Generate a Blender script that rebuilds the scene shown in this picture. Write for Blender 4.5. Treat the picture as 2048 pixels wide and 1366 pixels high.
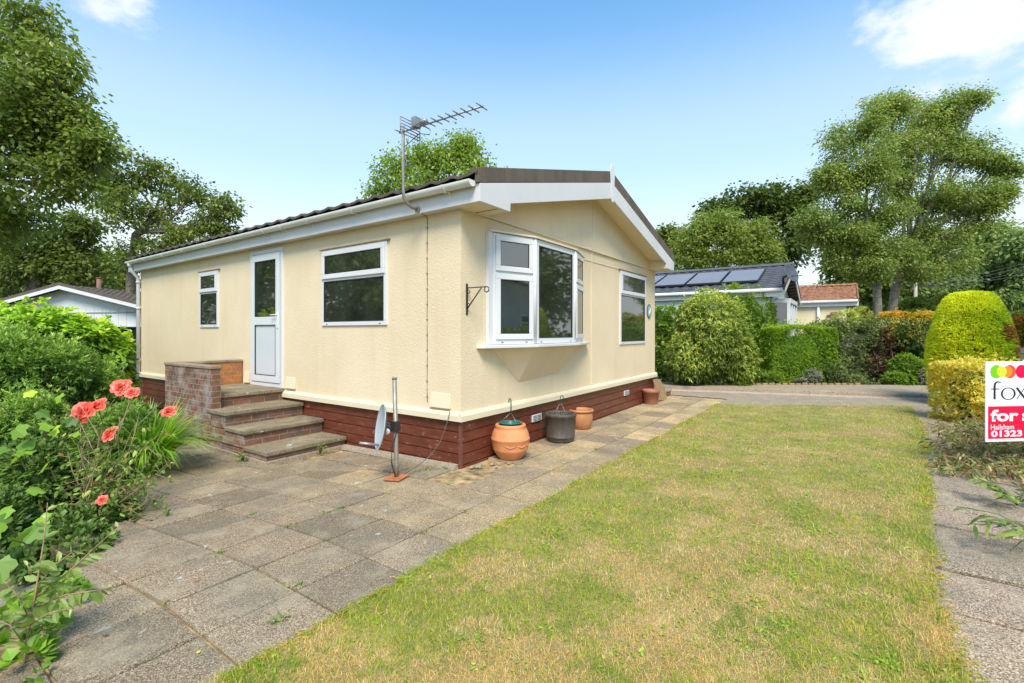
import bpy, math, random
import numpy as np
from mathutils import Vector, Matrix
for o in list(bpy.data.objects): bpy.data.objects.remove(o, do_unlink=True)
SC = bpy.context.scene; COL = SC.collection
PI = math.pi
# ------------------------------------------------------------------ camera
FPX, CX, HY = 953.0, 1024.0, 665.0
TH = math.atan((1690-CX)/FPX); S_, C_ = math.sin(TH), math.cos(TH)
CAM = np.array((-3.7918, -3.3028, 1.4113))
FW = np.array((C_, S_, 0.0)); RT = np.array((S_, -C_, 0.0))
cd = bpy.data.cameras.new('camera'); cam = bpy.data.objects.new('camera', cd); COL.objects.link(cam)
cam.location = CAM; cam.rotation_euler = (PI/2, 0, math.atan2(C_, S_)*-1 + 0)
cam.rotation_euler = (PI/2, 0, math.atan2(FW[1], FW[0]) - PI/2)
cd.sensor_width = 36; cd.lens = 36*FPX/2048; cd.shift_y = (HY-683)/2048
cd.clip_start = 0.05; cd.clip_end = 2000
SC.camera = cam
# ------------------------------------------------------------------ world, sun, exposure
SUN_EL, SUN_AZ = math.radians(52), math.atan2(-0.62, -0.78)      # direction the sun stands in, seen from the house
w = bpy.data.worlds.new('World'); SC.world = w; w.use_nodes = True
nt = w.node_tree; N = nt.nodes; L = nt.links; N.clear()
def nd(tree, t, **k):
    n = tree.nodes.new(t)
    for a, b in k.items():
        if a.startswith('i_'): n.inputs[int(a[2:])].default_value = b
        else: setattr(n, a, b)
    return n
def ramp(tree, pts, interp='LINEAR'):
    r = tree.nodes.new('ShaderNodeValToRGB'); r.color_ramp.interpolation = interp
    e = r.color_ramp.elements
    while len(e) > 1: e.remove(e[-1])
    e[0].position = pts[0][0]; e[0].color = (*pts[0][1], 1)
    for p, c in pts[1:]:
        q = e.new(p); q.color = (*c, 1)
    return r
sky = nd(nt, 'ShaderNodeTexSky', sky_type='NISHITA', sun_disc=False)
sky.sun_elevation = SUN_EL; sky.sun_rotation = PI/2 - SUN_AZ
sky.air_density = 1.0; sky.dust_density = 0.6; sky.ozone_density = 2.0
tc = nd(nt, 'ShaderNodeTexCoord')
sep = nd(nt, 'ShaderNodeSeparateXYZ'); L.new(tc.outputs['Generated'], sep.inputs[0])
el = ramp(nt, [(0.0, (1, 1, 1)), (0.13, (0.90,)*3), (0.34, (0.46,)*3), (0.58, (0.06,)*3)], 'EASE')
L.new(sep.outputs['Z'], el.inputs[0])
hz = nd(nt, 'ShaderNodeMix', data_type='RGBA'); hz.inputs[7].default_value = (4.35, 4.5, 4.6, 1)
skb = nd(nt, 'ShaderNodeMix', data_type='RGBA', blend_type='MULTIPLY'); skb.inputs[0].default_value = 1.0
skb.inputs[7].default_value = (0.70, 1.26, 1.38, 1)
L.new(sky.outputs[0], skb.inputs[6])
L.new(skb.outputs[2], hz.inputs[6]); L.new(el.outputs[0], hz.inputs[0])
nz = nd(nt, 'ShaderNodeTexNoise'); nz.inputs['Scale'].default_value = 5.0; nz.inputs['Detail'].default_value = 9; nz.inputs['Roughness'].default_value = 0.6
mp = nd(nt, 'ShaderNodeMapping'); mp.inputs['Scale'].default_value = (1.2, 1.2, 2.4); mp.inputs['Location'].default_value = (0.3, 0.1, 0.0)
L.new(tc.outputs['Generated'], mp.inputs[0]); L.new(mp.outputs[0], nz.inputs['Vector'])
def skydir(x, y):
    v = FW + RT*(x-CX)/FPX + np.array((0, 0, -(y-HY)/FPX)); return tuple(v/np.linalg.norm(v))
prev = None
for (x, y, r0, k) in ((1900, 40, 0.23, 1.0), (250, 5, 0.13, 0.85), (2060, 200, 0.10, 0.8), (1300, -2200, 0.6, 0.9), (-2600, 100, 0.8, 0.9), (4500, -300, 0.8, 0.8)):
    ds = nd(nt, 'ShaderNodeVectorMath', operation='DISTANCE'); L.new(tc.outputs['Generated'], ds.inputs[0]); ds.inputs[1].default_value = skydir(x, y)
    mr = nd(nt, 'ShaderNodeMapRange'); mr.inputs['From Min'].default_value = 0; mr.inputs['From Max'].default_value = r0; mr.inputs['To Min'].default_value = k; mr.inputs['To Max'].default_value = 0
    L.new(ds.outputs['Value'], mr.inputs['Value'])
    if prev is None: prev = mr.outputs[0]
    else:
        mx = nd(nt, 'ShaderNodeMath', operation='MAXIMUM'); L.new(prev, mx.inputs[0]); L.new(mr.outputs[0], mx.inputs[1]); prev = mx.outputs[0]
ad = nd(nt, 'ShaderNodeMath', operation='MULTIPLY_ADD'); L.new(prev, ad.inputs[0]); ad.inputs[1].default_value = 0.52; L.new(nz.outputs[0], ad.inputs[2])
cr = ramp(nt, [(0.72, (0, 0, 0)), (0.93, (0.88,)*3)], 'EASE'); L.new(ad.outputs[0], cr.inputs[0])
cl = nd(nt, 'ShaderNodeMix', data_type='RGBA'); cl.inputs[7].default_value = (4.6, 4.75, 5.0, 1)
L.new(hz.outputs[2], cl.inputs[6]); L.new(cr.outputs[0], cl.inputs[0])
bg = nd(nt, 'ShaderNodeBackground'); bg.inputs[1].default_value = 0.10
out = nd(nt, 'ShaderNodeOutputWorld'); L.new(cl.outputs[2], bg.inputs[0]); L.new(bg.outputs[0], out.inputs[0])
sl = bpy.data.lights.new('sun', 'SUN'); sl.energy = 2.1; sl.angle = math.radians(24); sl.color = (1, 0.90, 0.76)
so = bpy.data.objects.new('sun', sl); COL.objects.link(so)
sd = Vector((math.cos(SUN_EL)*math.cos(SUN_AZ), math.cos(SUN_EL)*math.sin(SUN_AZ), math.sin(SUN_EL)))
so.rotation_euler = sd.to_track_quat('Z', 'Y').to_euler(); so.location = (-10, -8, 20)
SC.view_settings.view_transform = 'Standard'; SC.view_settings.look = 'None'; SC.view_settings.gamma = 1
SC.view_settings.exposure = 1.22
SC.render.engine = 'CYCLES'; SC.cycles.use_denoising = True; SC.cycles.max_bounces = 6
SC.cycles.transparent_max_bounces = 4

# ------------------------------------------------------------------ helpers
rng = np.random.default_rng(7); random.seed(7)
def at(x, y, d):                     # a point d metres out from the camera along the view axis
    return CAM + d*(FW + RT*(x-CX)/FPX + np.array((0, 0, -(y-HY)/FPX)))
def gnd(x, d, z=0.0):                # ground point under picture column x, d metres out
    p = at(x, HY, d); p[2] = z; return p
def tag(o, label=None, cat=None, group=None, kind=None):
    if label: o['label'] = label
    if cat: o['category'] = cat
    if group: o['group'] = group
    if kind: o['kind'] = kind
    return o
def thing(name, label, cat, loc=(0, 0, 0), group=None):
    o = bpy.data.objects.new(name, None); COL.objects.link(o); o.location = [float(v) for v in loc]; o.empty_display_size = 0.1
    return tag(o, label, cat, group)
def wloc(o):
    v = Vector((0, 0, 0))
    while o is not None: v += o.location; o = o.parent
    return v
def link(name, me, mat, parent=None, org=None):
    o = bpy.data.objects.new(name, me); COL.objects.link(o)
    if mat is not None: me.materials.append(mat)
    if parent is not None:
        o.parent = parent; off = wloc(parent)
    elif org is not None: off = Vector([float(v) for v in org]); o.location = off
    else: off = Vector((0, 0, 0))
    if off.length > 1e-9: me.transform(Matrix.Translation(-off))
    return o
class MB:
    def __init__(s): s.v = []; s.f = []; s.sm = []
    def add(s, vs, fs, smooth=False):
        b = len(s.v); s.v += [tuple(float(c) for c in v) for v in vs]; s.f += [tuple(b+i for i in f) for f in fs]; s.sm += [smooth]*len(fs); return s
    def box(s, x0, x1, y0, y1, z0, z1, M=None):
        vs = [Vector((x, y, z)) for z in (z0, z1) for y in (y0, y1) for x in (x0, x1)]
        if M is not None: vs = [M @ v for v in vs]
        return s.add(vs, [(0, 2, 3, 1), (4, 5, 7, 6), (0, 1, 5, 4), (2, 6, 7, 3), (0, 4, 6, 2), (1, 3, 7, 5)])
    def prism(s, poly, ext):          # poly: 3-D points in order, ext: vector
        n = len(poly); e = Vector(ext); P = [Vector(p) for p in poly]; Q = [p+e for p in P]
        return s.add(P+Q, [tuple(range(n))[::-1], tuple(range(n, 2*n))]+[(i, (i+1) % n, n+(i+1) % n, n+i) for i in range(n)])
    def tube(s, pts, r, n=8, cap=True):
        P = [Vector([float(c) for c in p]) for p in pts]; rs = r if isinstance(r, (list, tuple)) else [r]*len(P)
        vs = []; ref = None
        for i, p in enumerate(P):
            d = (P[min(i+1, len(P)-1)]-P[max(i-1, 0)])
            if d.length < 1e-9: d = Vector((0, 0, 1))
            d.normalize()
            if ref is None: ref = Vector((0, 0, 1)) if abs(d.z) < 0.9 else Vector((1, 0, 0))
            a = d.cross(ref); 
            if a.length < 1e-6: a = d.orthogonal()
            a.normalize(); b = a.cross(d)
            ref = b.copy() if False else ref
            for k in range(n):
                t = 2*PI*k/n; vs.append(p+(a*math.cos(t)+b*math.sin(t))*rs[i])
        fs = []
        for i in range(len(P)-1):
            for k in range(n):
                fs.append((i*n+k, i*n+(k+1) % n, (i+1)*n+(k+1) % n, (i+1)*n+k))
        s.add(vs, fs, True)
        if cap:
            b = len(s.v)-len(vs); s.f += [tuple(b+k for k in range(n))[::-1], tuple(b+(len(P)-1)*n+k for k in range(n))]; s.sm += [False, False]
        return s
    def lathe(s, prof, c, n=40, M=None):   # prof [(r,z)...]
        vs = []; c = Vector([float(v) for v in c])
        for (r, z) in prof:
            for k in range(n):
                t = 2*PI*k/n; v = Vector((r*math.cos(t), r*math.sin(t), z))
                if M is not None: v = M @ v
                vs.append(v+c)
        fs = [(i*n+k, i*n+(k+1) % n, (i+1)*n+(k+1) % n, (i+1)*n+k) for i in range(len(prof)-1) for k in range(n)]
        return s.add(vs, fs, True)
    def build(s, name, mat, parent=None, bevel=0, org=None, smooth_all=False):
        me = bpy.data.meshes.new(name); me.from_pydata(s.v, [], s.f)
        me.polygons.foreach_set('use_smooth', [True]*len(s.f) if smooth_all else s.sm); me.update()
        o = link(name, me, mat, parent, org)
        if bevel:
            m = o.modifiers.new('bevel', 'BEVEL'); m.width = bevel; m.segments = 2; m.limit_method = 'ANGLE'; m.angle_limit = math.radians(40)
        return o
def npmesh(name, V, F, mat, parent=None, tint=None, smooth=False, org=None, n=None):
    """V (m,3), F (k,n) fixed size polygons, tint per vertex"""
    me = bpy.data.meshes.new(name); V = np.asarray(V, np.float32); F = np.asarray(F, np.int32); k, m = F.shape
    me.vertices.add(len(V)); me.vertices.foreach_set('co', V.ravel())
    me.loops.add(k*m); me.loops.foreach_set('vertex_index', F.ravel())
    me.polygons.add(k); me.polygons.foreach_set('loop_start', np.arange(0, k*m, m, dtype=np.int32)); me.polygons.foreach_set('loop_total', np.full(k, m, np.int32))
    me.polygons.foreach_set('use_smooth', np.full(k, bool(smooth)))
    me.update(calc_edges=True)
    if tint is not None:
        a = me.attributes.new('tint', 'FLOAT', 'POINT'); a.data.foreach_set('value', np.asarray(tint, np.float32))
    return link(name, me, mat, parent, org)
# value noise -----------------------------------------------------------
_T = np.random.default_rng(3).random((64, 64, 64)).astype(np.float32)
def vnoise(P, f=1.0):
    P = np.asarray(P, np.float64)*f; i = np.floor(P).astype(int); t = P-i; t = t*t*(3-2*t); r = 0
    for dx in (0, 1):
        for dy in (0, 1):
            for dz in (0, 1):
                wgt = (t[:, 0] if dx else 1-t[:, 0])*(t[:, 1] if dy else 1-t[:, 1])*(t[:, 2] if dz else 1-t[:, 2])
                r = r + wgt*_T[(i[:, 0]+dx) % 64, (i[:, 1]+dy) % 64, (i[:, 2]+dz) % 64]
    return r
def fbm(P, f=1.0, o=3):
    return sum(vnoise(P+7.3*k, f*2**k)*0.5**k for k in range(o))/sum(0.5**k for k in range(o))
def unit(A): return A/np.maximum(np.linalg.norm(A, axis=-1, keepdims=True), 1e-9)
def rvec(n, r=rng): return unit(r.normal(size=(n, 3)))

# ------------------------------------------------------------------ materials
MATS = {}
def newmat(name):
    m = bpy.data.materials.new(name); m.use_nodes = True; t = m.node_tree; b = t.nodes['Principled BSDF']; MATS[name] = m; return m, t, b
def noise(t, scale, detail=4, rough=0.6, coord='Object', vec=None):
    n = t.nodes.new('ShaderNodeTexNoise'); n.inputs['Scale'].default_value = scale; n.inputs['Detail'].default_value = detail; n.inputs['Roughness'].default_value = rough
    if vec is None:
        c = t.nodes.new('ShaderNodeTexCoord'); vec = c.outputs[coord]
    t.links.new(vec, n.inputs['Vector']); return n.outputs[0]
def mapped(t, scale, coord='Object'):
    c = t.nodes.new('ShaderNodeTexCoord'); m = t.nodes.new('ShaderNodeMapping'); m.inputs['Scale'].default_value = scale; t.links.new(c.outputs[coord], m.inputs[0]); return m.outputs[0]
def mixc(t, fac, a, b, mode='MIX'):
    m = t.nodes.new('ShaderNodeMix'); m.data_type = 'RGBA'; m.blend_type = mode
    for v, i in ((fac, 0), (a, 6), (b, 7)):
        if isinstance(v, (int, float)): m.inputs[i].default_value = v
        elif isinstance(v, tuple): m.inputs[i].default_value = (*v, 1)
        else: t.links.new(v, m.inputs[i])
    return m.outputs[2]
def bump(t, b, h, strength, dist=0.01):
    n = t.nodes.new('ShaderNodeBump'); n.inputs['Strength'].default_value = strength; n.inputs['Distance'].default_value = dist
    t.links.new(h, n.inputs['Height']); t.links.new(n.outputs[0], b.inputs['Normal'])
def simple(name, col, rough=0.5, var=0.12, scale=3.0, bs=60, bstr=0.0, metal=0.0, spec=0.5, col2=None, dirt=None):
    m, t, b = newmat(name)
    n1 = noise(t, scale, 5)
    r = ramp(t, [(0.3, tuple(c*(1-var) for c in col)), (0.7, tuple(min(1, c*(1+var)) for c in (col2 or col)))]); t.links.new(n1, r.inputs[0])
    c = r.outputs[0]
    if dirt:
        d = ramp(t, [(0.52, (0, 0, 0)), (0.75, (0.7,)*3)]); t.links.new(noise(t, scale*4, 6, 0.7), d.inputs[0]); c = mixc(t, d.outputs[0], c, dirt)
    t.links.new(c, b.inputs['Base Color'])
    b.inputs['Roughness'].default_value = rough; b.inputs['Metallic'].default_value = metal; b.inputs['Specular IOR Level'].default_value = spec
    if bstr: bump(t, b, noise(t, bs, 4), bstr)
    return m
def leafmat(name, stops, rough=0.5, trans=0.38, tcol=1.6, spec=0.35, gain=1.6):
    stops = [(p, tuple(min(.9, v*gain*q) for v, q in zip(c, (1.08, 0.97, 0.85)))) for p, c in stops]
    m, t, b = newmat(name)
    a = t.nodes.new('ShaderNodeAttribute'); a.attribute_name = 'tint'
    r = ramp(t, stops); t.links.new(a.outputs['Fac'], r.inputs[0])
    t.links.new(r.outputs[0], b.inputs['Base Color']); b.inputs['Roughness'].default_value = rough; b.inputs['Specular IOR Level'].default_value = spec
    tr = t.nodes.new('ShaderNodeBsdfTranslucent'); g = mixc(t, 1.0, r.outputs[0], (tcol, tcol*1.05, tcol*0.55), 'MULTIPLY'); t.links.new(g, tr.inputs[0])
    ms = t.nodes.new('ShaderNodeMixShader'); ms.inputs[0].default_value = trans
    t.links.new(b.outputs[0], ms.inputs[1]); t.links.new(tr.outputs[0], ms.inputs[2]); t.links.new(ms.outputs[0], t.nodes['Material Output'].inputs[0])
    return m
def stucco(name, c1, c2):
    m, t, b = newmat(name)
    r = ramp(t, [(0.3, c1), (0.7, c2)]); t.links.new(noise(t, 0.9, 6), r.inputs[0])
    # water streaks and specks in the coating
    st = ramp(t, [(0.52, (0, 0, 0)), (0.80, (0.36,)*3)]); t.links.new(noise(t, 1, 6, 0.65, vec=mapped(t, (4.5, 4.5, 0.55))), st.inputs[0])
    c = mixc(t, st.outputs[0], r.outputs[0], tuple(v*q for v, q in zip(c1, (0.84, 0.80, 0.70))))
    gr = ramp(t, [(0.56, (0, 0, 0)), (0.72, (0.5,)*3)]); t.links.new(noise(t, 2.6, 8, 0.72), gr.inputs[0]); c = mixc(t, gr.outputs[0], c, tuple(v*q for v, q in zip(c2, (1.03, 1.03, 1.06))))
    v = t.nodes.new('ShaderNodeTexVoronoi'); v.inputs['Scale'].default_value = 38
    t.links.new(mapped(t, (1, 1, 1)), v.inputs['Vector'])
    sp = ramp(t, [(0.03, (1, 1, 1)), (0.07, (0, 0, 0))]); t.links.new(v.outputs['Distance'], sp.inputs[0])
    gate = ramp(t, [(0.47, (0, 0, 0)), (0.62, (0.6,)*3)]); t.links.new(noise(t, 9, 3), gate.inputs[0])
    f = mixc(t, 1.0, sp.outputs[0], gate.outputs[0], 'MULTIPLY')
    c = mixc(t, f, c, (0.33, 0.26, 0.15))
    t.links.new(c, b.inputs['Base Color']); b.inputs['Roughness'].default_value = 0.75; b.inputs['Specular IOR Level'].default_value = 0.25
    v2 = t.nodes.new('ShaderNodeTexVoronoi'); v2.inputs['Scale'].default_value = 75; v2.feature = 'SMOOTH_F1'; t.links.new(mapped(t, (1, 1, 1)), v2.inputs['Vector'])
    bump(t, b, mixc(t, 0.5, v2.outputs['Distance'], noise(t, 45, 4)), 0.6, 0.009)
    return m
M_WALL = stucco('cream_stucco', (0.72, 0.572, 0.372), (0.795, 0.652, 0.452))
M_CREAMTRIM = simple('cream_paint', (0.74, 0.64, 0.455), 0.5, 0.05, 2, 30, 0.1)
M_WHITE = simple('white_plastic', (0.70, 0.695, 0.70), 0.3, 0.03, 2, spec=0.5)
M_FASCIA = simple('white_fascia_board', (0.66, 0.645, 0.64), 0.38, 0.06, 1.5, dirt=(0.60, 0.58, 0.50))
M_GUTTER = simple('aged_white_plastic', (0.76, 0.75, 0.69), 0.35, 0.08, 3, dirt=(0.58, 0.55, 0.44))
M_PANELGREY = simple('frosted_panel', (0.62, 0.64, 0.65), 0.25, 0.02)
M_SEAL = simple('black_rubber', (0.03, 0.03, 0.032), 0.5, 0.1)
M_BARK = simple('bark', (0.11, 0.085, 0.062), 0.9, 0.4, 8, 25, 0.8, col2=(0.17, 0.145, 0.11))
M_BARK2 = simple('grey_bark', (0.17, 0.155, 0.125), 0.9, 0.4, 6, 20, 0.8, col2=(0.24, 0.22, 0.18))
M_TWIG = simple('green_twig', (0.16, 0.17, 0.06), 0.7, 0.4, 20)
M_TWIGB = simple('brown_twig', (0.30, 0.20, 0.11), 0.8, 0.4, 20)
M_TERRA = simple('terracotta', (0.66, 0.255, 0.10), 0.65, 0.2, 7, 90, 0.15, dirt=(0.42, 0.24, 0.14))
M_TERRA2 = simple('aged_terracotta', (0.52, 0.22, 0.09), 0.55, 0.22, 5, 90, 0.12, dirt=(0.26, 0.17, 0.09))
M_TERRA3 = simple('plastic_terracotta', (0.36, 0.14, 0.085), 0.5, 0.1, 5)
M_SOIL = simple('soil', (0.055, 0.040, 0.026), 0.95, 0.5, 14, 40, 1.0)
M_GREENPL = simple('green_plastic', (0.02, 0.12, 0.085), 0.35, 0.1)
M_WIRE = simple('galvanised_wire', (0.35, 0.36, 0.34), 0.4, 0.1, metal=0.8)
M_IRON = simple('black_iron', (0.02, 0.02, 0.02), 0.45, 0.3, 30)
M_GALV = simple('galvanised_pole', (0.30, 0.28, 0.23), 0.5, 0.25, 14, metal=0.45, dirt=(0.22, 0.13, 0.07))
M_ALU = simple('weathered_aluminium', (0.30, 0.30, 0.31), 0.45, 0.25, 14, metal=0.5)
M_RUST = simple('rusty_plate', (0.42, 0.14, 0.055), 0.8, 0.3, 20, 60, 0.3)
M_DISHG = simple('grey_dish', (0.42, 0.45, 0.47), 0.45, 0.12, 5)
M_DISHB = simple('dish_back', (0.20, 0.17, 0.12), 0.6, 0.3, 8)
M_DARKTUB, t_, b_ = newmat('dark_barrel_tub')
_c = ramp(t_, [(0.3, (0.045, 0.035, 0.028)), (0.7, (0.11, 0.088, 0.07))]); t_.links.new(noise(t_, 3, 5, vec=mapped(t_, (12, 12, 1.2))), _c.inputs[0]); t_.links.new(_c.outputs[0], b_.inputs['Base Color']); b_.inputs['Roughness'].default_value = 0.5
bump(t_, b_, noise(t_, 3, 5, vec=mapped(t_, (20, 20, 1.5))), 0.5)
def glass(name, col=(0.016, 0.020, 0.014), coat=1.0):
    m, t, b = newmat(name)
    r = ramp(t, [(0.35, col), (0.7, tuple(c*2.4 for c in col))]); t.links.new(noise(t, 2.2, 3), r.inputs[0]); t.links.new(r.outputs[0], b.inputs['Base Color'])
    b.inputs['Roughness'].default_value = 0.03; b.inputs['IOR'].default_value = 2.3; b.inputs['Specular IOR Level'].default_value = 0.6
    bump(t, b, noise(t, 1.3, 1), 0.06, 0.02); return m
M_GLASS = glass('window_glass')
# brown tile / verge
M_TILE = simple('brown_roof_tile', (0.075, 0.055, 0.042), 0.8, 0.35, 5, 60, 0.5, dirt=(0.11, 0.105, 0.05))
M_VERGE, t_, b_ = newmat('brown_verge')
_c = ramp(t_, [(0.35, (0.095, 0.068, 0.048)), (0.6, (0.14, 0.11, 0.08)), (0.8, (0.15, 0.15, 0.07))]); t_.links.new(noise(t_, 2.0, 6, 0.65, vec=mapped(t_, (3, 3, 0.8))), _c.inputs[0]); t_.links.new(_c.outputs[0], b_.inputs['Base Color']); b_.inputs['Roughness'].default_value = 0.75
# red-brown painted boards with flaked paint
M_SKIRT, t_, b_ = newmat('red_brown_painted_board')
_c = ramp(t_, [(0.3, (0.105, 0.027, 0.015)), (0.7, (0.185, 0.050, 0.027))]); t_.links.new(noise(t_, 2, 6, 0.6, vec=mapped(t_, (2, 2, 10))), _c.inputs[0])
_f = ramp(t_, [(0.59, (0, 0, 0)), (0.65, (0.7,)*3)]); t_.links.new(noise(t_, 3.4, 8, 0.72, vec=mapped(t_, (3, 3, 9))), _f.inputs[0])
t_.links.new(mixc(t_, _f.outputs[0], _c.outputs[0], (0.42, 0.27, 0.22)), b_.inputs['Base Color']); b_.inputs['Roughness'].default_value = 0.36
bump(t_, b_, noise(t_, 4, 6, 0.7, vec=mapped(t_, (2, 2, 14))), 0.25)
# brickwork
def brick(name, c1, c2, mortar, axis, bloom=0.0, sc=1.0):
    m, t, b = newmat(name)
    c = t.nodes.new('ShaderNodeTexCoord'); sp = t.nodes.new('ShaderNodeSeparateXYZ'); cb = t.nodes.new('ShaderNodeCombineXYZ')
    t.links.new(c.outputs['Object'], sp.inputs[0]); t.links.new(sp.outputs[axis], cb.inputs[0]); t.links.new(sp.outputs[2], cb.inputs[1])
    br = t.nodes.new('ShaderNodeTexBrick'); t.links.new(cb.outputs[0], br.inputs['Vector'])
    br.inputs['Scale'].default_value = 1.0; br.inputs['Brick Width'].default_value = 0.21*sc; br.inputs['Row Height'].default_value = 0.073; br.inputs['Mortar Size'].default_value = 0.0055; br.inputs['Mortar Smooth'].default_value = 0.3; br.inputs['Bias'].default_value = -0.1
    br.inputs['Color1'].default_value = (*c1, 1); br.inputs['Color2'].default_value = (*c2, 1); br.inputs['Mortar'].default_value = (*mortar, 1)
    col = mixc(t, 0.45, br.outputs['Color'], mixc(t, noise(t, 26, 5), (0.02, 0.015, 0.012), (0.9, 0.85, 0.8)), 'OVERLAY')
    dk = ramp(t, [(0.48, (0, 0, 0)), (0.68, (0.75,)*3)]); t.links.new(noise(t, 2.4, 6, 0.7), dk.inputs[0]); col = mixc(t, dk.outputs[0], col, (0.075, 0.06, 0.045))
    if bloom:
        w_ = ramp(t, [(0.46, (0, 0, 0)), (0.66, (bloom,)*3)]); t.links.new(noise(t, 3.3, 7, 0.7, vec=mapped(t, (1.2, 1.2, 1.8))), w_.inputs[0]); col = mixc(t, w_.outputs[0], col, (0.46, 0.42, 0.38))
    t.links.new(col, b.inputs['Base Color']); b.inputs['Roughness'].default_value = 0.9
    inv = t.nodes.new('ShaderNodeMath'); inv.operation = 'MULTIPLY_ADD'; t.links.new(br.outputs['Fac'], inv.inputs[0]); inv.inputs[1].default_value = -1.0; t.links.new(noise(t, 60, 4), inv.inputs[2])
    bump(t, b, inv.outputs[0], 0.7, 0.008); return m
M_BRICK_Y = brick('brick_side', (0.25, 0.10, 0.055), (0.13, 0.07, 0.045), (0.34, 0.28, 0.20), 1, 0.6, 0.5)
M_BRICK_X = brick('brick_front', (0.24, 0.10, 0.055), (0.13, 0.07, 0.042), (0.30, 0.25, 0.18), 0, 0.15)
M_BRICK_O = brick('brick_orange', (0.52, 0.20, 0.06), (0.36, 0.15, 0.05), (0.42, 0.30, 0.17), 0, 0.0)
# concrete with exposed aggregate
def aggregate(name, base_attr=True, c=(0.315, 0.255, 0.178), dark=(0.07, 0.06, 0.045), light=(0.60, 0.54, 0.43), sc=240.0, stain=(0.16, 0.145, 0.11)):
    m, t, b = newmat(name)
    v = t.nodes.new('ShaderNodeTexVoronoi'); v.inputs['Scale'].default_value = sc; t.links.new(mapped(t, (1, 1, 1)), v.inputs['Vector'])
    sx = t.nodes.new('ShaderNodeSeparateColor'); t.links.new(v.outputs['Color'], sx.inputs[0])
    r = ramp(t, [(0.0, dark), (0.35, tuple(x*0.62 for x in c)), (0.62, c), (0.86, tuple(x*1.3 for x in c)), (1.0, light)]); t.links.new(sx.outputs[0], r.inputs[0])
    col = r.outputs[0]
    if base_attr:
        a = t.nodes.new('ShaderNodeAttribute'); a.attribute_name = 'tint'
        k = ramp(t, [(0.0, (0.80, 0.72, 0.64)), (0.3, (1.18, 1.08, 0.96)), (0.52, (1.10, 0.96, 0.85)), (0.7, (1.45, 1.28, 1.0)), (1.0, (2.15, 1.85, 1.32))]); t.links.new(a.outputs['Fac'], k.inputs[0])
        col = mixc(t, 1.0, col, k.outputs[0], 'MULTIPLY')
    s1 = ramp(t, [(0.42, (0, 0, 0)), (0.72, (0.75,)*3)]); t.links.new(noise(t, 1.9, 7, 0.65), s1.inputs[0]); col = mixc(t, s1.outputs[0], col, stain)
    s2 = ramp(t, [(0.5, (0, 0, 0)), (0.75, (0.6,)*3)]); t.links.new(noise(t, 3.1, 6, 0.65, vec=mapped(t, (1, 1.3, 1))), s2.inputs[0]); col = mixc(t, s2.outputs[0], col, (0.50, 0.41, 0.27))
    s3 = ramp(t, [(0.70, (0, 0, 0)), (0.73, (0.75,)*3)]); t.links.new(noise(t, 9, 3, 0.5), s3.inputs[0]); col = mixc(t, s3.outputs[0], col, (0.52, 0.51, 0.47))
    t.links.new(col, b.inputs['Base Color']); b.inputs['Roughness'].default_value = 0.85; b.inputs['Specular IOR Level'].default_value = 0.3
    bump(t, b, sx.outputs[0], 0.55, 0.004); return m
M_SLAB = aggregate('paving_slab')
M_CONC = aggregate('weathered_concrete', False, (0.42, 0.33, 0.235), stain=(0.28, 0.225, 0.16))
M_TREAD = aggregate('step_tread', False, (0.29, 0.225, 0.145), dark=(0.10, 0.08, 0.055), light=(0.36, 0.31, 0.22), sc=200, stain=(0.12, 0.10, 0.06))
M_COPING = simple('coping_stone', (0.30, 0.22, 0.15), 0.9, 0.3, 6, 40, 0.6, dirt=(0.13, 0.11, 0.07))
M_JOINT = simple('sandy_joint', (0.13, 0.09, 0.05), 0.95, 0.5, 9, 50, 0.8, col2=(0.42, 0.29, 0.14), dirt=(0.06, 0.065, 0.025))
M_STONE = simple('brown_sandstone', (0.30, 0.19, 0.09), 0.9, 0.25, 6, 30, 0.5)

# ------------------------------------------------------------------ ground, patio, lawn, paths
def sheet(name, poly, z, mat, step=None):
    mb = MB(); mb.add([(x, y, z) for x, y in poly], [tuple(range(len(poly)))]); o = mb.build(name, mat); return tag(o, kind='structure')
M_GROUND = simple('bed_ground', (0.075, 0.062, 0.035), 0.95, 0.5, 3, 40, 1.0, col2=(0.10, 0.115, 0.04))
g_ = sheet('ground', [(-300, -300), (300, -300), (300, 300), (-300, 300)], -0.16, M_GROUND)
def gz(x, y):      # the patio falls a little towards the steps
    return -0.030*np.clip(y, 0, 2.3)
# joint bed under the slabs
jb = []
P0 = [(-3.75, -1.24), (7.2, -1.24), (7.2, 0.02), (0.02, 0.02), (0.02, 2.3), (0.02, 5.5), (-1.9, 5.5), (-2.46, 2.3), (-2.46, 1.3), (-2.93, 1.3), (-2.93, 0.44), (-3.3, 0.44), (-3.75, -0.4)]
mb = MB()
_gy = [-1.24, -0.4, 0.0, 0.44, 0.9, 1.3, 1.72, 2.3, 3.4, 4.4, 5.5]
for a_, b_ in zip(_gy[:-1], _gy[1:]):
    xa, xb = float(np.interp(a_+.01, [-1.24, -.4, 0, .44, .45, 1.3, 1.31, 2.3, 5.5], [-3.75, -3.75, -3.5, -3.3, -2.93, -2.93, -2.46, -2.46, -1.9])), float(np.interp(b_-.01, [-1.24, -.4, 0, .44, .45, 1.3, 1.31, 2.3, 5.5], [-3.75, -3.75, -3.5, -3.3, -2.93, -2.93, -2.46, -2.46, -1.9]))
    xr = 7.2 if b_ <= 0.001 else 0.02
    mb.add([(xa, a_, -0.022+float(gz(xa, a_))), (xr, a_, -0.022+float(gz(xr, a_))), (xr, b_, -0.022+float(gz(xr, b_))), (xb, b_, -0.022+float(gz(xb, b_)))], [(0, 1, 2, 3)])
mb2 = MB()
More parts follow.
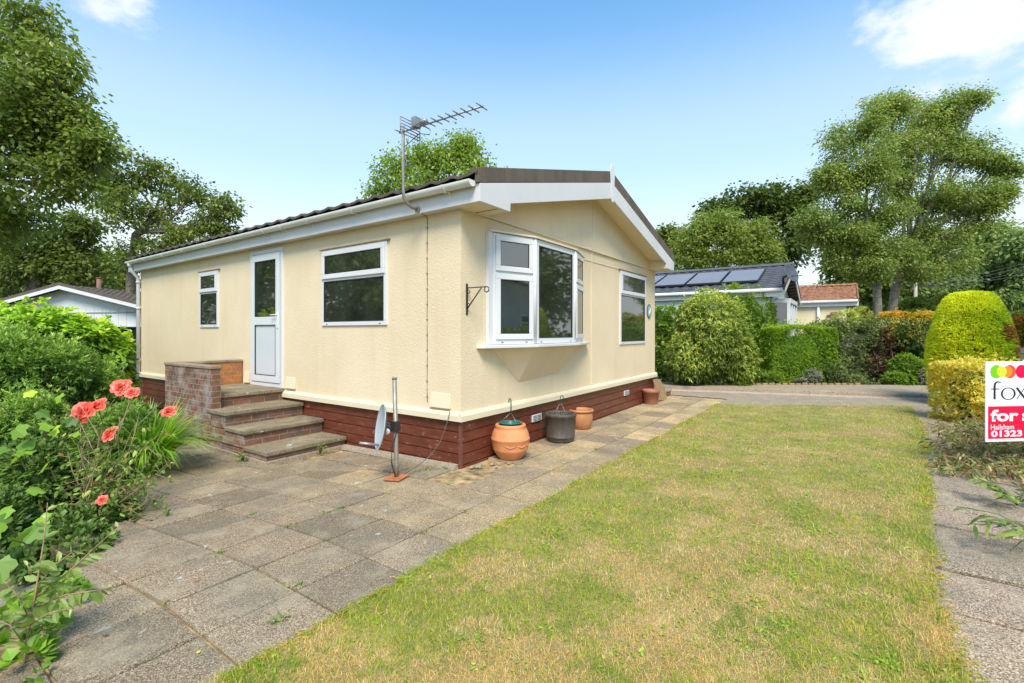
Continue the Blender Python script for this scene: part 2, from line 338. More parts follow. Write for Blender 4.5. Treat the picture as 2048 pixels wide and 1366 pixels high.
for a, b in zip(P0, P0[1:]+P0[:1]): mb2.add([(a[0], a[1], -0.022+float(gz(*a))), (b[0], b[1], -0.022+float(gz(*b))), (b[0], b[1], -0.2), (a[0], a[1], -0.2)], [(0, 1, 2, 3)])
mb.add(mb2.v, mb2.f); jo = tag(mb.build('patio_base', M_JOINT), kind='structure')
# slabs
V = []; F = []; T = []
def slab(c4, tint, th=0.03, lift=0.0):
    c4 = [np.array(p, float) for p in c4]; cen = sum(c4)/4; b = len(V)
    tx, ty = rng.normal(0, 0.003, 2); dz = rng.normal(0, 0.0015)+lift
    def zz(p): return gz(p[0], p[1])+tx*(p[0]-cen[0])+ty*(p[1]-cen[1])+dz
    ins = [p+(cen-p)*0.036 for p in c4]; ins2 = [p+(cen-p)*0.052 for p in c4]
    for ring, dzz in ((ins, -th), (ins, -0.007), (ins2, 0.0)):
        for p in ring: V.append((p[0]+rng.normal(0, .0012), p[1]+rng.normal(0, .0012), zz(p)+dzz)); T.append(tint)
    for k in range(4):
        j = (k+1) % 4; F.append((b+k, b+j, b+4+j, b+4+k)); F.append((b+4+k, b+4+j, b+8+j, b+8+k))
    F.append((b+8, b+9, b+10, b+11))
YL = [-1.24, -0.84, -0.41, 0.02, 0.44, 0.87, 1.30, 1.72, 2.15, 2.6, 3.05, 3.5, 3.95, 4.4]
XL = [-4.21, -3.74, -3.27, -2.80, -2.33, -1.86, -1.40, -0.94, -0.48]
XR = [-0.48+0.465*k for k in range(17)]
def sk(x, y): return x-0.085*(y+0.4) if x < -0.1 and y > -0.5 else x
xmin = {0: -3.75, 1: -3.75, 2: -3.3, 3: -3.3, 4: -2.9, 5: -2.9, 6: -2.4, 7: -2.4, 8: -1.95, 9: -1.95, 10: -1.5, 11: -1.5, 12: -1.5}
def slabtint(x, y):
    r = rng.random()
    if x > 0.2: return min(1, max(0, 0.62+0.30*r + (0.12 if rng.random() < .3 else 0) - (0.35 if rng.random() < .25 else 0)))
    if x > -1.5 and y < 0.5: return [0.25, 0.62, 0.5, 0.72, 0.35, 0.58][int(r*6)]
    return [0.0, 0.22, 0.38, 0.10, 0.55, 0.30][int(r*6)]
for j in range(len(YL)-1):
    y0, y1 = YL[j], YL[j+1]
    for i in range(len(XL)-1):
        x0, x1 = XL[i], XL[i+1]
        if x0 < xmin[j]-0.1: continue
        if x1 > -0.3 and y0 > -0.1: continue
        slab([(sk(x0, y0), y0), (sk(x1, y0), y0), (sk(x1, y1), y1), (sk(x0, y1), y1)], slabtint(x0, y0), lift=0.012 if (j == 3 and i == 2) else 0)
    if j < 2 or True:
        for i in range(len(XR)-1):
            x0, x1 = XR[i], XR[i+1]
            if j > 2: continue
            if j == 2 and (x1 > 8 or x0 < 0.4): continue
            o_ = 0.0 if j != 1 else 0.0
            slab([(x0+o_, y0), (x1+o_, y0), (x1+o_, y1 if j < 2 else 0.0), (x0+o_, y1 if j < 2 else 0.0)], slabtint(x0, y0))
# strips between the slabs and the house, the lower slab in the near corner
for k in range(4):
    slab([(-0.48+0.0*k, 0.02+0.43*k), (-0.13, 0.02+0.43*k), (-0.13, 0.45+0.43*k), (-0.52, 0.45+0.43*k)], [0.2, 0.6, 0.15, 0.5][k])
for k in range(2):
    slab([(-0.94-0.07, 0.87+0.43*k), (-0.54, 0.87+0.43*k), (-0.54, 1.30+0.43*k), (-1.01, 1.30+0.43*k)], 0.5)
slab([(-4.3, -0.75), (-3.86, -0.8), (-3.8, -0.3), (-4.2, -0.2)], 0.2, lift=-0.09)
o = npmesh('patio', V, F, M_SLAB, tint=T); tag(o, kind='structure')
# concrete fillet along the long wall
mb = MB(); mb.prism([(-0.02, 0.02, -0.02), (-0.10, 0.02, -0.02), (-0.09, 0.02, 0.012), (-0.02, 0.02, 0.03)], (0, 1.9, -0.045)); tag(mb.build('patio_edge_strip', M_CONC), kind='structure')

# lawn base and grass blades
EDGE_R = [(-3.6, -3.62), (-1.3, -3.70), (-0.5, -3.69), (0.1, -3.74), (0.9, -3.83), (1.9, -3.90), (2.8, -4.0), (3.9, -4.12), (4.9, -4.2), (6.5, -4.28), (8.1, -4.33)]
def edge_r(x): return np.interp(x, [e[0] for e in EDGE_R], [e[1] for e in EDGE_R])
def far_x(y): return 6.2+(y+1.24)*(8.1-6.2)/(-4.33+1.24)
lp = [(-8, -1.245)]+[(6.2, -1.245)]+EDGE_R[::-1]+[(-8, -3.6)]
M_LAWN, t_, b_ = newmat('lawn_thatch')
_c = ramp(t_, [(0.3, (0.20, 0.19, 0.045)), (0.5, (0.33, 0.26, 0.09)), (0.72, (0.52, 0.38, 0.17))]); t_.links.new(noise(t_, 2.2, 8, 0.75), _c.inputs[0]); t_.links.new(_c.outputs[0], b_.inputs['Base Color']); b_.inputs['Roughness'].default_value = 0.95; bump(t_, b_, noise(t_, 90, 4), 1.0, 0.02)
sheet('lawn', [(x, y if y > -2 else y-0.015) for x, y in lp], 0.004, M_LAWN)
def blades():
    n = 620000
    # distance-weighted: dense near the camera
    d = 1.2*np.exp(rng.random(n)*math.log(11.0/1.2)); lat = (rng.random(n)*2-1)*1.16
    P = CAM[None, :2]+d[:, None]*(FW[None, :2]+RT[None, :2]*lat[:, None])
    x, y = P[:, 0], P[:, 1]
    wob = 0.05*(vnoise(np.c_[x*3, y*3, x*0], 1)-0.5)
    far = 6.2+(y+1.24)*(-0.615)
    k = (y < -1.222+wob*1.2+0.016*rng.normal(size=n)) & (y > edge_r(x)-0.02+wob*2.2+0.025*rng.normal(size=n)) & (x < far+0.02+wob)
    x, y, d = x[k], y[k], d[k]; n = len(x)
    Q = np.c_[x, y, np.zeros(n)]
    dry = 0.485+1.35*(fbm(Q, 1.9, 4)-0.5)+0.75*(fbm(Q+50, 7.0, 3)-0.5)+0.60*(fbm(Q+90, 22.0, 2)-0.5)
    # greener towards both edges, worn straw spots in the middle
    e1 = np.exp(-np.abs(y+1.24)/0.30); e2 = np.exp(-np.abs(y-edge_r(x))/0.14); e3 = np.clip((x-3.5)/2.5, 0, 1)*np.exp(-np.abs(y+1.5)/0.5)
    dry = dry-0.11*e1-0.13*e2-0.10*e3+0.04*np.exp(-((y+2.8)/0.9)**2)
    for (sx, sy, r_, a_) in ((1.15, -3.35, 0.33, .35), (-0.2, -2.35, 0.25, .2), (2.3, -2.0, .12, .45), (0.55, -2.55, 0.25, .2), (-1.6, -2.6, 0.22, 0.16), (-1.0, -3.0, 0.25, .16), (4.6, -3.6, .5, .12), (-2.2, -2.1, .2, .18)):
        dry = dry+1.7*a_*np.exp(-(((x-sx)/r_)**2+((y-sy)/(r_*0.8))**2)**1.5)
    p = 1/(1+np.exp(-(dry-0.58)*16)); isdry = rng.random(n) < p*0.9+0.06
    t = np.where(isdry, 0.62+0.38*rng.random(n)*(0.55+0.9*(fbm(Q+33, 3.0, 2)-.05)), 0.02+0.50*rng.random(n)**1.1+0.35*(fbm(Q+9, 5.0, 2)-0.5)); t = np.clip(t, 0, 1)
    s = np.clip(d/2.6, 0.75, 2.6)**0.75
    Lh = (0.013+0.016*rng.random(n))*np.where(isdry, 0.9, 1.05)*(1+0.25*e1+0.8*e2*(rng.random(n) < .5))*np.where(rng.random(n) < .10, 2.0, 1.0); W = (0.0018+0.0018*rng.random(n))*s*np.where(isdry, 0.85, 1.15)
    az = rng.random(n)*2*PI; lean = np.where(isdry, 1.75, 1.5)*rng.random(n)**0.6
    dx, dy = np.cos(az), np.sin(az); h = Lh*np.cos(np.minimum(lean, 1.35)); o_ = Lh*np.sin(np.minimum(lean, 1.5))
    a2 = az+PI/2+rng.normal(0, .6, n); wx, wy = np.cos(a2)*W/2, np.sin(a2)*W/2
    z0 = np.full(n, 0.002)
    B0 = np.c_[x-wx, y-wy, z0]; B1 = np.c_[x+wx, y+wy, z0]
    m0 = np.c_[x+dx*o_*.4-wx*.8, y+dy*o_*.4-wy*.8, z0+h*.6]; m1 = np.c_[x+dx*o_*.4+wx*.8, y+dy*o_*.4+wy*.8, z0+h*.6]
    tip = np.c_[x+dx*o_, y+dy*o_, z0+h]
    Vv = np.stack([B0, B1, m1, m0, tip], 1).reshape(-1, 3); i = np.arange(n)*5
    Ff = np.concatenate([np.c_[i, i+1, i+2], np.c_[i, i+2, i+3], np.c_[i+3, i+2, i+4]])
    return Vv, Ff, np.repeat(t, 5)
M_GRASS = leafmat('grass_blade', [(0.0, (0.10, 0.20, 0.018)), (0.3, (0.25, 0.34, 0.032)), (0.52, (0.42, 0.40, 0.055)), (0.66, (0.50, 0.33, 0.11)), (0.85, (0.66, 0.43, 0.21)), (1.0, (0.78, 0.55, 0.33))], 0.6, 0.35, 1.1, gain=1.45)
Vv, Ff, Tt = blades(); o = npmesh('grass', Vv, Ff, M_GRASS, tint=Tt); tag(o, 'patchy lawn grass, green at the edges and straw dry in the middle', 'grass', kind='stuff')

# clover, plantain and daisies through the lawn
nc = 420; cx_ = -3.0+9.4*rng.random(nc)**1.3; cy_ = -1.26-2.9*rng.random(nc); Pc = []; Tc = []
for a_, b_ in zip(cx_, cy_):
    if b_ < edge_r(a_)+0.03 or a_ > far_x(b_)-0.05: continue
    m_ = int(6+26*rng.random()); sp_ = 0.02+0.06*rng.random()
    for k in range(m_): Pc.append((a_+rng.normal(0, sp_), b_+rng.normal(0, sp_), 0.010+0.012*rng.random())); Tc.append(0.25+.6*rng.random())
Pc = np.array(Pc); WEED_LAWN = (Pc, np.array(Tc))
# right hand path (worn concrete flags) beside the lawn
M_PATH = aggregate('path_flag', True, (0.36, 0.30, 0.235), stain=(0.20, 0.175, 0.135), sc=190)
V = []; F = []; T = []
xs = [-4.0, -3.4, -2.75, -2.1, -1.42, -0.55, 0.02, 0.86, 1.30, 1.95, 2.6, 3.2, 3.9, 4.6, 5.3, 6.0, 6.8, 7.5, 8.2]
for a, b in zip(xs[:-1], xs[1:]):
    la, lb = float(edge_r(a))+0.03, float(edge_r(b))+0.03
    slab([(a+0.01, la-0.72), (b-0.02, lb-0.70), (b+0.01, lb), (a+0.035, la)], 0.15+0.5*rng.random(), lift=-0.004+rng.normal(0, .003))
tag(npmesh('garden_path', V, F, M_PATH, tint=T), kind='structure')
sheet('path_bed', [(-4.4, -3.2), (8.4, -4.2), (8.4, -5.4), (-4.4, -4.8)], -0.024, simple('dark_bed_soil', (0.075, 0.055, 0.035), 0.95, 0.5, 6, 50, 0.8, col2=(0.17, 0.12, 0.065)))
# far paths: a strip beyond the lawn and the raised walk with its kerb
sheet('far_path', [(6.2, -1.24), (7.2, -1.24), (7.2, 0.0), (7.6, 0.9), (9.4, 0.3), (10.3, -3.0), (10.6, -5.4), (8.2, -5.4), (8.1, -4.33)], -0.010, M_CONC)
M_CONC2 = aggregate('pale_walk', False, (0.44, 0.34, 0.24), stain=(0.33, 0.26, 0.185), sc=120)
mb = MB(); mb.prism([(8.2, 1.0, -0.05), (9.8, -4.6, -0.05), (10.05, -5.3, -0.05), (12.6, -5.6, -0.05), (12.3, -4.9, -0.05), (10.2, -1.6, -0.05), (9.3, 0.9, -0.05)], (0, 0, 0.11)); tag(mb.build('raised_walk', M_CONC2, bevel=0.01), kind='structure')
M_GRAVEL = simple('pink_gravel', (0.34, 0.22, 0.16), 0.9, 0.35, 40, 60, 1.0, col2=(0.52, 0.40, 0.32))
n = 5200; tt = rng.random(n); u = rng.random(n)
px = 8.1+(9.75-8.1)*tt-0.02-u*0.30; py = 0.9+(-4.7-0.9)*tt-u*0.10
VV = []; FF = []
base = np.array([(1, 0, 0), (-1, 0, 0), (0, 1, 0), (0, -1, 0), (0, 0, 1)]); fb = [(0, 2, 4), (2, 1, 4), (1, 3, 4), (3, 0, 4)]
sz = 0.006+0.012*rng.random(n); rr = rng.random(n)*PI
for i_ in range(n):
    c, s = math.cos(rr[i_]), math.sin(rr[i_]); Q = base*sz[i_]*np.array((1.3, 0.9, 0.7)); Q = np.c_[Q[:, 0]*c-Q[:, 1]*s, Q[:, 0]*s+Q[:, 1]*c, Q[:, 2]]+np.array((px[i_], py[i_], -0.012))
    b = len(VV); VV += Q.tolist(); FF += [tuple(b+k for k in f) for f in fb]
o = npmesh('gravel', VV, FF, M_GRAVEL); tag(o, 'pinkish gravel strip below the raised walk kerb', 'gravel', kind='stuff')
# road at the far right
sheet('road', [(16.0, -9.0), (12.5, -8.2), (30, -40), (60, -60), (60, -20)], -0.14, simple('asphalt', (0.19, 0.185, 0.19), 0.9, 0.15, 20, 100, 0.4))

# ------------------------------------------------------------------ the park home
W_, Lh_ = 6.22, 9.0
ZS, ZE = 0.48, 2.72     # top of skirt, eaves
SLOPE = 0.257
home = thing('park_home', 'cream stucco park home with brown tiled roof, white trim and red boarded skirt', 'house', (0, 0, 0))
apex = 3.11
def zr(x): return 2.886+(min(x, 2*apex-x)+0.13)*SLOPE      # underside of the tile layer / top of white boards
mb = MB()
mb.prism([(0, 0, ZS), (W_, 0, ZS), (W_, 0, zr(W_)), (apex, 0, zr(apex)), (0, 0, zr(0))], (0, Lh_, 0))
wall = mb.build('wall', M_WALL, home)
mb = MB(); mb.prism([(0.004, -0.001, 2.705), (W_-0.004, -0.001, 2.705), (W_-0.004, -0.001, zr(W_)-0.01), (apex, -0.001, zr(apex)-0.01), (0.004, -0.001, zr(0)-0.01)], (0, -0.018, 0)); mb.build('gable_panel', M_WALL, home)
mb = MB(); mb.box(3.125, 3.165, -0.028, -0.0195, 2.73, 3.66); mb.box(3.125, 3.165, -0.010, 0.002, 0.59, 2.70); mb.box(2.83, 4.27, -0.008, 0.002, 2.535, 2.543); mb.build('cover_strip', M_WALL, home)
mb = MB(); mb.box(0.0, W_, -0.030, -0.019, 2.700, 2.722)
mb.build('drip_ledge', M_CREAMTRIM, home, bevel=0.003)
# bottom moulding
mb = MB()
prof = [(0.0, 0.478), (-0.040, 0.478), (-0.040, 0.535), (-0.028, 0.562), (-0.010, 0.572), (0.0, 0.572)]
mb.prism([(-0.04, p[0]-0.001, p[1]) for p in prof], (W_+0.08, 0, 0)); mb.prism([(p[0]-0.002, 0.0, p[1]) for p in prof][::-1], (0, Lh_, 0)); mb.build('bottom_moulding', M_CREAMTRIM, home)
# skirt of overlapping boards
mb = MB()
nb = 5; hb = (ZS+0.10)/nb
for k in range(nb):
    z0 = ZS-hb*(k+1); z1 = z0+hb
    P_ = [(0.03, z0), (0.006, z0), (0.006, z0+hb*0.84), (0.020, z0+hb*0.90), (0.020, z1-0.001), (0.03, z1-0.001)]
    mb.prism([(0.01, p[0], p[1]) for p in P_][::-1], (W_-0.02, 0, 0))
    mb.prism([(p[0], 0.01, p[1]) for p in P_], (0, Lh_-0.02, 0))
mb.box(0.031, W_-0.03, 0.031, Lh_-0.03, -0.12, ZS-0.001)
sk_ = mb.build('skirt', M_SKIRT, home)
mb = MB(); mb.box(-0.004, 0.022, -0.004, 0.006, -0.1, ZS-0.003); mb.box(-0.004, 0.005, 0.0065, 0.03, -0.1, ZS-0.003); mb.build('corner_strip', simple('cracked_corner_strip', (0.16, 0.05, 0.035), 0.5, 0.3, 20, dirt=(0.45, 0.33, 0.28)), sk_)
# roof: wave tiled planes
def roof_plane(side):
    ny, nx = 440, 22
    ys = np.linspace(-0.355, Lh_+0.32, ny); us = np.linspace(-0.165, apex, nx*3)
    VV = []; 
    for u in us:
        course = ((u+0.165) % 0.345)/0.345
        for y in ys:
            wv = 0.011*math.cos(2*PI*y/0.3)+0.004*math.cos(4*PI*y/0.3+1)
            z = 2.886+(u+0.13)*SLOPE+0.098+wv+0.022*(1-course)
            VV.append((u if side < 0 else 2*apex-u, y, z))
    A = np.array(VV); m = len(ys); k = len(us)
    F_ = []
    for i in range(k-1):
        for j in range(m-1): F_.append((i*m+j, i*m+j+1, (i+1)*m+j+1, (i+1)*m+j) if side > 0 else (i*m+j, (i+1)*m+j, (i+1)*m+j+1, i*m+j+1))
    # eaves lip
    b = len(A); low = A[:m].copy(); low[:, 2] -= 0.030; low[:, 0] += 0.004*(1 if side < 0 else -1); A = np.r_[A, low]
    for j in range(m-1): F_.append((j, j+1, b+j+1, b+j) if side < 0 else (j, b+j, b+j+1, j+1))
    return A, F_
A1, F1 = roof_plane(-1); A2, F2 = roof_plane(1)
F2 = [tuple(i+len(A1) for i in f) for f in F2]
roof = npmesh('roof', np.r_[A1, A2], F1+F2, M_TILE, home, smooth=True)
mb = MB()                             # solid deck beneath the tiles
mb.prism([(-0.12, -0.30, 2.89), (apex, -0.30, zr(apex)), (2*apex+0.12, -0.30, 2.89), (2*apex+0.12, -0.30, 2.94), (apex, -0.30, zr(apex)+0.09), (-0.12, -0.30, 2.94)], (0, Lh_+0.58, 0)); mb.build('roof_deck', M_TILE, roof)
mb = MB()
for k in range(21):
    y0 = -0.30+k*0.445; M = Matrix.Translation((apex, y0, zr(apex)+0.10))
    pr = [(0.13*math.cos(a), 0.075*math.sin(a)) for a in np.linspace(0, PI, 9)]
    mb.prism([(apex+p[0], y0, zr(apex)+0.095+p[1]) for p in pr], (0, 0.43, 0))
mb.build('ridge_tiles', M_TILE, roof)
# verge (brown) and white bargeboards at the gable, both slopes
YB = -0.362
for sgn in (-1, 1):
    fx = (lambda x: x) if sgn < 0 else (lambda x: 2*apex-x)
    def P(x, z, y=YB): return (fx(x), y, z)
    mb = MB(); mb.prism([P(-0.152, 2.885), P(apex, zr(apex)+0.004), P(apex, zr(apex)+0.178), P(-0.152, 3.034)], (0, 0.05, 0))
    mb.prism([P(-0.152, 3.034, YB+0.0505), P(apex, zr(apex)+0.178, YB+0.0505), P(apex, zr(apex)+0.150, YB+0.0505), P(-0.152, 3.006, YB+0.0505)], (0, 0.09, 0))
    mb.build('verge', M_VERGE, roof, bevel=0.004)
    mb = MB(); mb.prism([P(-0.132, 2.705), P(0.385, 2.705), P(0.392, 2.795), P(apex-0.003, zr(apex)-0.244), P(apex-0.003, zr(apex)), P(-0.132, 2.882)], (0, 0.022, 0))
    mb.build('bargeboard', M_FASCIA, home, bevel=0.003)
    # soffits under the gable overhang
    mb = MB(); mb.prism([P(0.40, 2.845), P(apex, zr(apex)-0.20), P(apex, zr(apex)-0.19), P(0.40, 2.855)], (0, 0, 0)) if False else None
    mb.prism([P(0.30, 2.855, YB+0.023), P(apex-0.003, 2.855+(apex-0.30)*SLOPE, YB+0.023), P(apex-0.003, 2.866+(apex-0.30)*SLOPE, YB+0.023), P(0.30, 2.866, YB+0.023)], (0, -YB-0.023-0.020, 0)); mb.build('soffit', M_CREAMTRIM, home)
    mb = MB(); mb.box(min(fx(-0.128), fx(0.38)), max(fx(-0.128), fx(0.38)), YB+0.023, -0.0195, 2.706, 2.716); mb.box(min(fx(0.36), fx(0.38)), max(fx(0.36), fx(0.38)), YB+0.023, -0.0195, 2.7165, 2.87); mb.build('box_end', M_CREAMTRIM, home)
mb = MB(); mb.box(0.20, 0.215, -0.33, -0.03, 2.7035, 2.7055); mb.build('soffit_vent_slot', M_SEAL, home)
# finial
fz = zr(apex); mb = MB()
pr = [(-0.030, fz-0.300), (0.030, fz-0.300), (0.052, fz-0.22), (0.062, fz-0.05), (0.075, fz+0.10), (0.078, fz+0.19), (0.058, fz+0.255), (0.022, fz+0.285), (-0.022, fz+0.285), (-0.058, fz+0.255), (-0.078, fz+0.19), (-0.075, fz+0.10), (-0.062, fz-0.05), (-0.052, fz-0.22)]
mb.prism([(apex+p[0], YB-0.012, p[1]) for p in pr], (0, 0.011, 0)); mb.build('finial', M_WHITE, home, bevel=0.003)
# long fascia, both sides
for x0, x1, xs0, xs1 in ((-0.132, -0.110, -0.110, -0.001), (W_+0.110, W_+0.132, W_+0.001, W_+0.110)):
    mb = MB(); mb.box(x0, x1, YB+0.023, Lh_+0.28, 2.705, 2.884); mb.build('fascia', M_FASCIA, home, bevel=0.003)
    mb = MB(); mb.box(xs0+0.0005, xs1, 0.001, Lh_+0.27, 2.712, 2.722); mb.build('eaves_soffit', M_FASCIA, home)
# gutter: half round with joints and brackets
gut = None
mb = MB(); R_ = 0.052; GX, GZ = -0.192, 2.905
arc = [(R_*math.cos(a), R_*math.sin(a)) for a in np.linspace(PI, 2*PI, 13)]; arc2 = [(p[0]*0.92, p[1]*0.92) for p in arc[::-1]]
prf = [(p[0], p[1]*1.05-0.002) for p in arc]+[(p[0], p[1]*1.05+0.002) for p in arc2]
mb.prism([(GX+p[0], -0.30, GZ+p[1]) for p in prf], (0, Lh_+0.42, 0)); mb.v = [(v[0], v[1], v[2]-(0.010*v[1]/9)) for v in mb.v]
gut = mb.build('gutter', M_GUTTER, home)
mb = MB(); mb.prism([(GX+p[0], -0.315, GZ+p[1]*1.08) for p in [(R_*1.1*math.cos(a), R_*1.1*math.sin(a)) for a in np.linspace(PI, 2*PI, 13)]], (0, 0.014, 0)); mb.build('end_cap', M_GUTTER, gut)
for y in (0.02, 0.62, 1.52, 2.45, 3.1, 3.55, 4.5, 5.4, 6.3, 7.2, 8.1):
    mb = MB(); zc = GZ-0.010*y/9
    a_ = [(R_*1.14*math.cos(a), R_*1.14*math.sin(a)) for a in np.linspace(PI, 2*PI, 11)]; b2 = [(p[0]*0.93, p[1]*0.93) for p in a_[::-1]]
    mb.prism([(GX+p[0]*1.05, y, zc+p[1]*1.12) for p in a_+b2], (0, 0.045, 0))
    mb.prism([(GX+0.03, y, zc-0.05), (-0.133, y, zc-0.085), (-0.133, y, zc-0.035), (GX+0.055, y, zc-0.02)], (0, 0.024, 0)); mb.build('bracket', M_GUTTER, gut)
mb = MB(); yd = 8.98
mb.tube([(GX, yd, 2.86), (GX, yd, 2.78), (GX+0.03, yd, 2.70), (-0.06, yd, 2.58), (-0.05, yd, 2.50), (-0.05, yd, -0.1)], 0.034, 14); mb.tube([(GX, yd, 2.87), (GX, yd, 2.78)], 0.045, 14)
for z in (0.8, 1.9, 2.45): mb.tube([(-0.05, yd, z), (-0.05, yd, z+0.05)], 0.041, 14)
mb.build('downpipe', simple('grey_white_plastic', (0.55, 0.56, 0.57), 0.4, 0.06, 3), home)

# windows ------------------------------------------------------------
def rect_frame(mb, P, u0, u1, z0, z1, t, d0, d1):
    """frame bars in the plane given by P(u, depth, z)"""
    def bx(a, b, c, e):
        vs = [P(u, d, z) for z in (c, e) for d in (d0, d1) for u in (a, b)]
        mb.add(vs, [(0, 2, 3, 1), (4, 5, 7, 6), (0, 1, 5, 4), (2, 6, 7, 3), (0, 4, 6, 2), (1, 3, 7, 5)])
    bx(u0, u1, z1-t, z1); bx(u0, u1, z0, z0+t); bx(u0, u0+t, z0+t, z1-t); bx(u1-t, u1, z0+t, z1-t)
def window(P, u0, u1, z0, z1, zt, t=0.055, name='window', head=True, blind=None, fixed_full=False, parent=None):
    """fixed frame, top opener, fixed lower light; P maps (u, outwards, z)"""
    par = parent or home
    mb = MB(); rect_frame(mb, P, u0, u1, z0, z1, t, -0.02, 0.020)
    if zt:
        vs = [P(u, d, z) for z in (zt-0.03, zt+0.03) for d in (-0.02, 0.0195) for u in (u0+t, u1-t)]
        mb.add(vs, [(0, 2, 3, 1), (4, 5, 7, 6), (0, 1, 5, 4), (2, 6, 7, 3), (0, 4, 6, 2), (1, 3, 7, 5)])
    win = mb.build(name, M_WHITE, par, bevel=0.004)
    parts = [(zt+0.002, z1-0.022, True), (z0+t-0.002, zt-0.03, fixed_full)] if zt else [(z0+t, z1-t, False)]
    for a, b, sash in parts:
        ua, ub = (u0+0.020, u1-0.020) if sash else (u0+t, u1-t)
        if sash:
            mb = MB(); rect_frame(mb, P, ua+0.006, ub-0.006, a, b, 0.062, 0.0205, 0.040); s_ = mb.build('sash', M_WHITE, win, bevel=0.005)
            mb = MB(); rect_frame(mb, P, ua+0.064, ub-0.064, a+0.058, b-0.058, 0.011, 0.0215, 0.034); mb.build('seal', M_SEAL, win)
            ga, gb, gc, ge, dd = ua+0.068, ub-0.068, a+0.062, b-0.062, 0.028
        else:
            mb = MB(); rect_frame(mb, P, ua-0.002, ub+0.002, a-0.002, b+0.002, 0.010, 0.0, 0.0215); mb.build('seal', M_SEAL, win)
            ga, gb, gc, ge, dd = ua, ub, a, b, 0.010
        mb = MB(); mb.add([P(ga, dd, gc), P(gb, dd, gc), P(gb, dd, ge), P(ga, dd, ge)], [(0, 1, 2, 3)]); mb.build('pane', M_GLASS, win)
        if blind and b == parts[0][1]:
            mb = MB(); z = gc+0.01
            while z < ge-0.01:
                mb.add([P(ga, dd+0.0015, z), P(gb, dd+0.0015, z), P(gb, dd+0.0015, z+0.004), P(ga, dd+0.0015, z+0.004)], [(0, 1, 2, 3)]); z += 0.022
            mb.build('blind', simple('grey_blind', (0.12, 0.12, 0.11), 0.5), win)
    if head:
        mb = MB(); vs = [P(u, d, z) for z in (z1+0.002, z1+0.014) for d in (0, 0.034) for u in (u0-0.05, u1+0.03)]
        mb.add(vs, [(0, 2, 3, 1), (4, 5, 7, 6), (0, 1, 5, 4), (2, 6, 7, 3), (0, 4, 6, 2), (1, 3, 7, 5)]); mb.build('head_drip', M_STONE, win)
    for u in (u0+0.12, u1-0.12):
        mb = MB()
        vs = [P(uu, d, z) for z in (z0+0.018, z0+0.026) for d in (0.0195, 0.024) for uu in (u-0.015, u+0.015)]
        mb.add(vs, [(0, 2, 3, 1), (4, 5, 7, 6), (0, 1, 5, 4), (2, 6, 7, 3), (0, 4, 6, 2), (1, 3, 7, 5)])
        mb.build('weep_cap', M_SEAL, win)
    return win
PL = lambda u, d, z: (-d, u, z)           # long wall, looking at it from -X
PG = lambda u, d, z: (u, -d, z)           # gable wall
tag(window(PL, 1.145, 2.45, 1.50, 2.505, 2.115), 'wide two light window with top opener beside the door')
tag(window(PL, 5.43, 6.14, 1.50, 2.48, 2.115), 'narrow two light window past the door')
tag(window(PG, 4.28, 5.60, 1.195, 2.53, 2.11, blind=True), 'tall window on the gable with a slatted blind')
# bay window ----------------------------------------------------------
bay = thing('bay_window', None, None); bay.parent = home; del_ = [bay.pop(k, None) for k in ('category',)]; bay['label'] = 'five light canted bay window over a sloping cream apron'
bp = [(0.50, -0.035), (1.07, -0.23), (2.10, -0.23), (2.73, -0.035)]
zb0, zb1 = 1.275, 2.54
for k in range(3):
    a, b = np.array(bp[k]), np.array(bp[k+1]); u_ = (b-a)/np.linalg.norm(b-a); n_ = np.array((u_[1], -u_[0])); ln = float(np.linalg.norm(b-a))
    Pk = (lambda a, u_, n_: (lambda u, d, z: (a[0]+u_[0]*u+n_[0]*d, a[1]+u_[1]*u+n_[1]*d, z)))(a, u_, n_)
    if k == 1: window(Pk, 0.012, ln-0.012, zb0, zb1, None, 0.07, 'window_light', False, parent=bay)
    else: window(Pk, 0.0, ln-0.012 if k == 0 else ln, zb0, zb1, 2.11, 0.06, 'window_light', False, fixed_full=True, parent=bay)
for x, y in bp[1:3]: mb = MB(); mb.tube([(x, y-0.004, zb0), (x, y-0.004, zb1)], 0.030, 12); mb.build('corner_post', M_WHITE, bay)
for xa_, xb_ in ((0.42, 0.50), (2.73, 2.77)): mb = MB(); mb.box(xa_, xb_, -0.045, -0.002, zb0, zb1+0.004); mb.build('corner_post', M_WHITE, bay)
mb = MB(); mb.prism([(bp[0][0]-0.06, 0.0, zb1+0.006), (bp[0][0]-0.06, -0.06, zb1+0.006), (bp[1][0]-0.02, -0.275, zb1+0.006), (bp[2][0]+0.02, -0.275, zb1+0.006), (bp[3][0]+0.06, -0.06, zb1+0.006), (bp[3][0]+0.06, 0.0, zb1+0.006)], (0, 0, 0.020)); mb.build('bay_head', M_CREAMTRIM, bay)
mb = MB(); mb.prism([(bp[0][0]-0.25, 0.0, 1.235), (bp[0][0]-0.22, -0.09, 1.235), (bp[1][0]-0.03, -0.31, 1.235), (bp[2][0]+0.03, -0.31, 1.235), (bp[3][0]+0.19, -0.09, 1.235), (bp[3][0]+0.20, 0.0, 1.235)], (0, 0, 0.036)); mb.build('sill', M_WHITE, bay, bevel=0.006)
# white room wall reflected: curtains behind the middle light
mb = MB()
A_, B_, C2, D_ = (0.52, -0.002, 1.234), (1.08, -0.25, 1.234), (2.09, -0.25, 1.234), (2.70, -0.002, 1.234); P1, P2 = (1.07, -0.003, 0.80), (2.08, -0.003, 0.84)
mb.add([A_, B_, C2, D_, P1, P2], [(0, 4, 1), (1, 4, 5, 2), (2, 5, 3), (0, 1, 2, 3), (0, 3, 5, 4)]); mb.build('apron', M_WALL, bay)
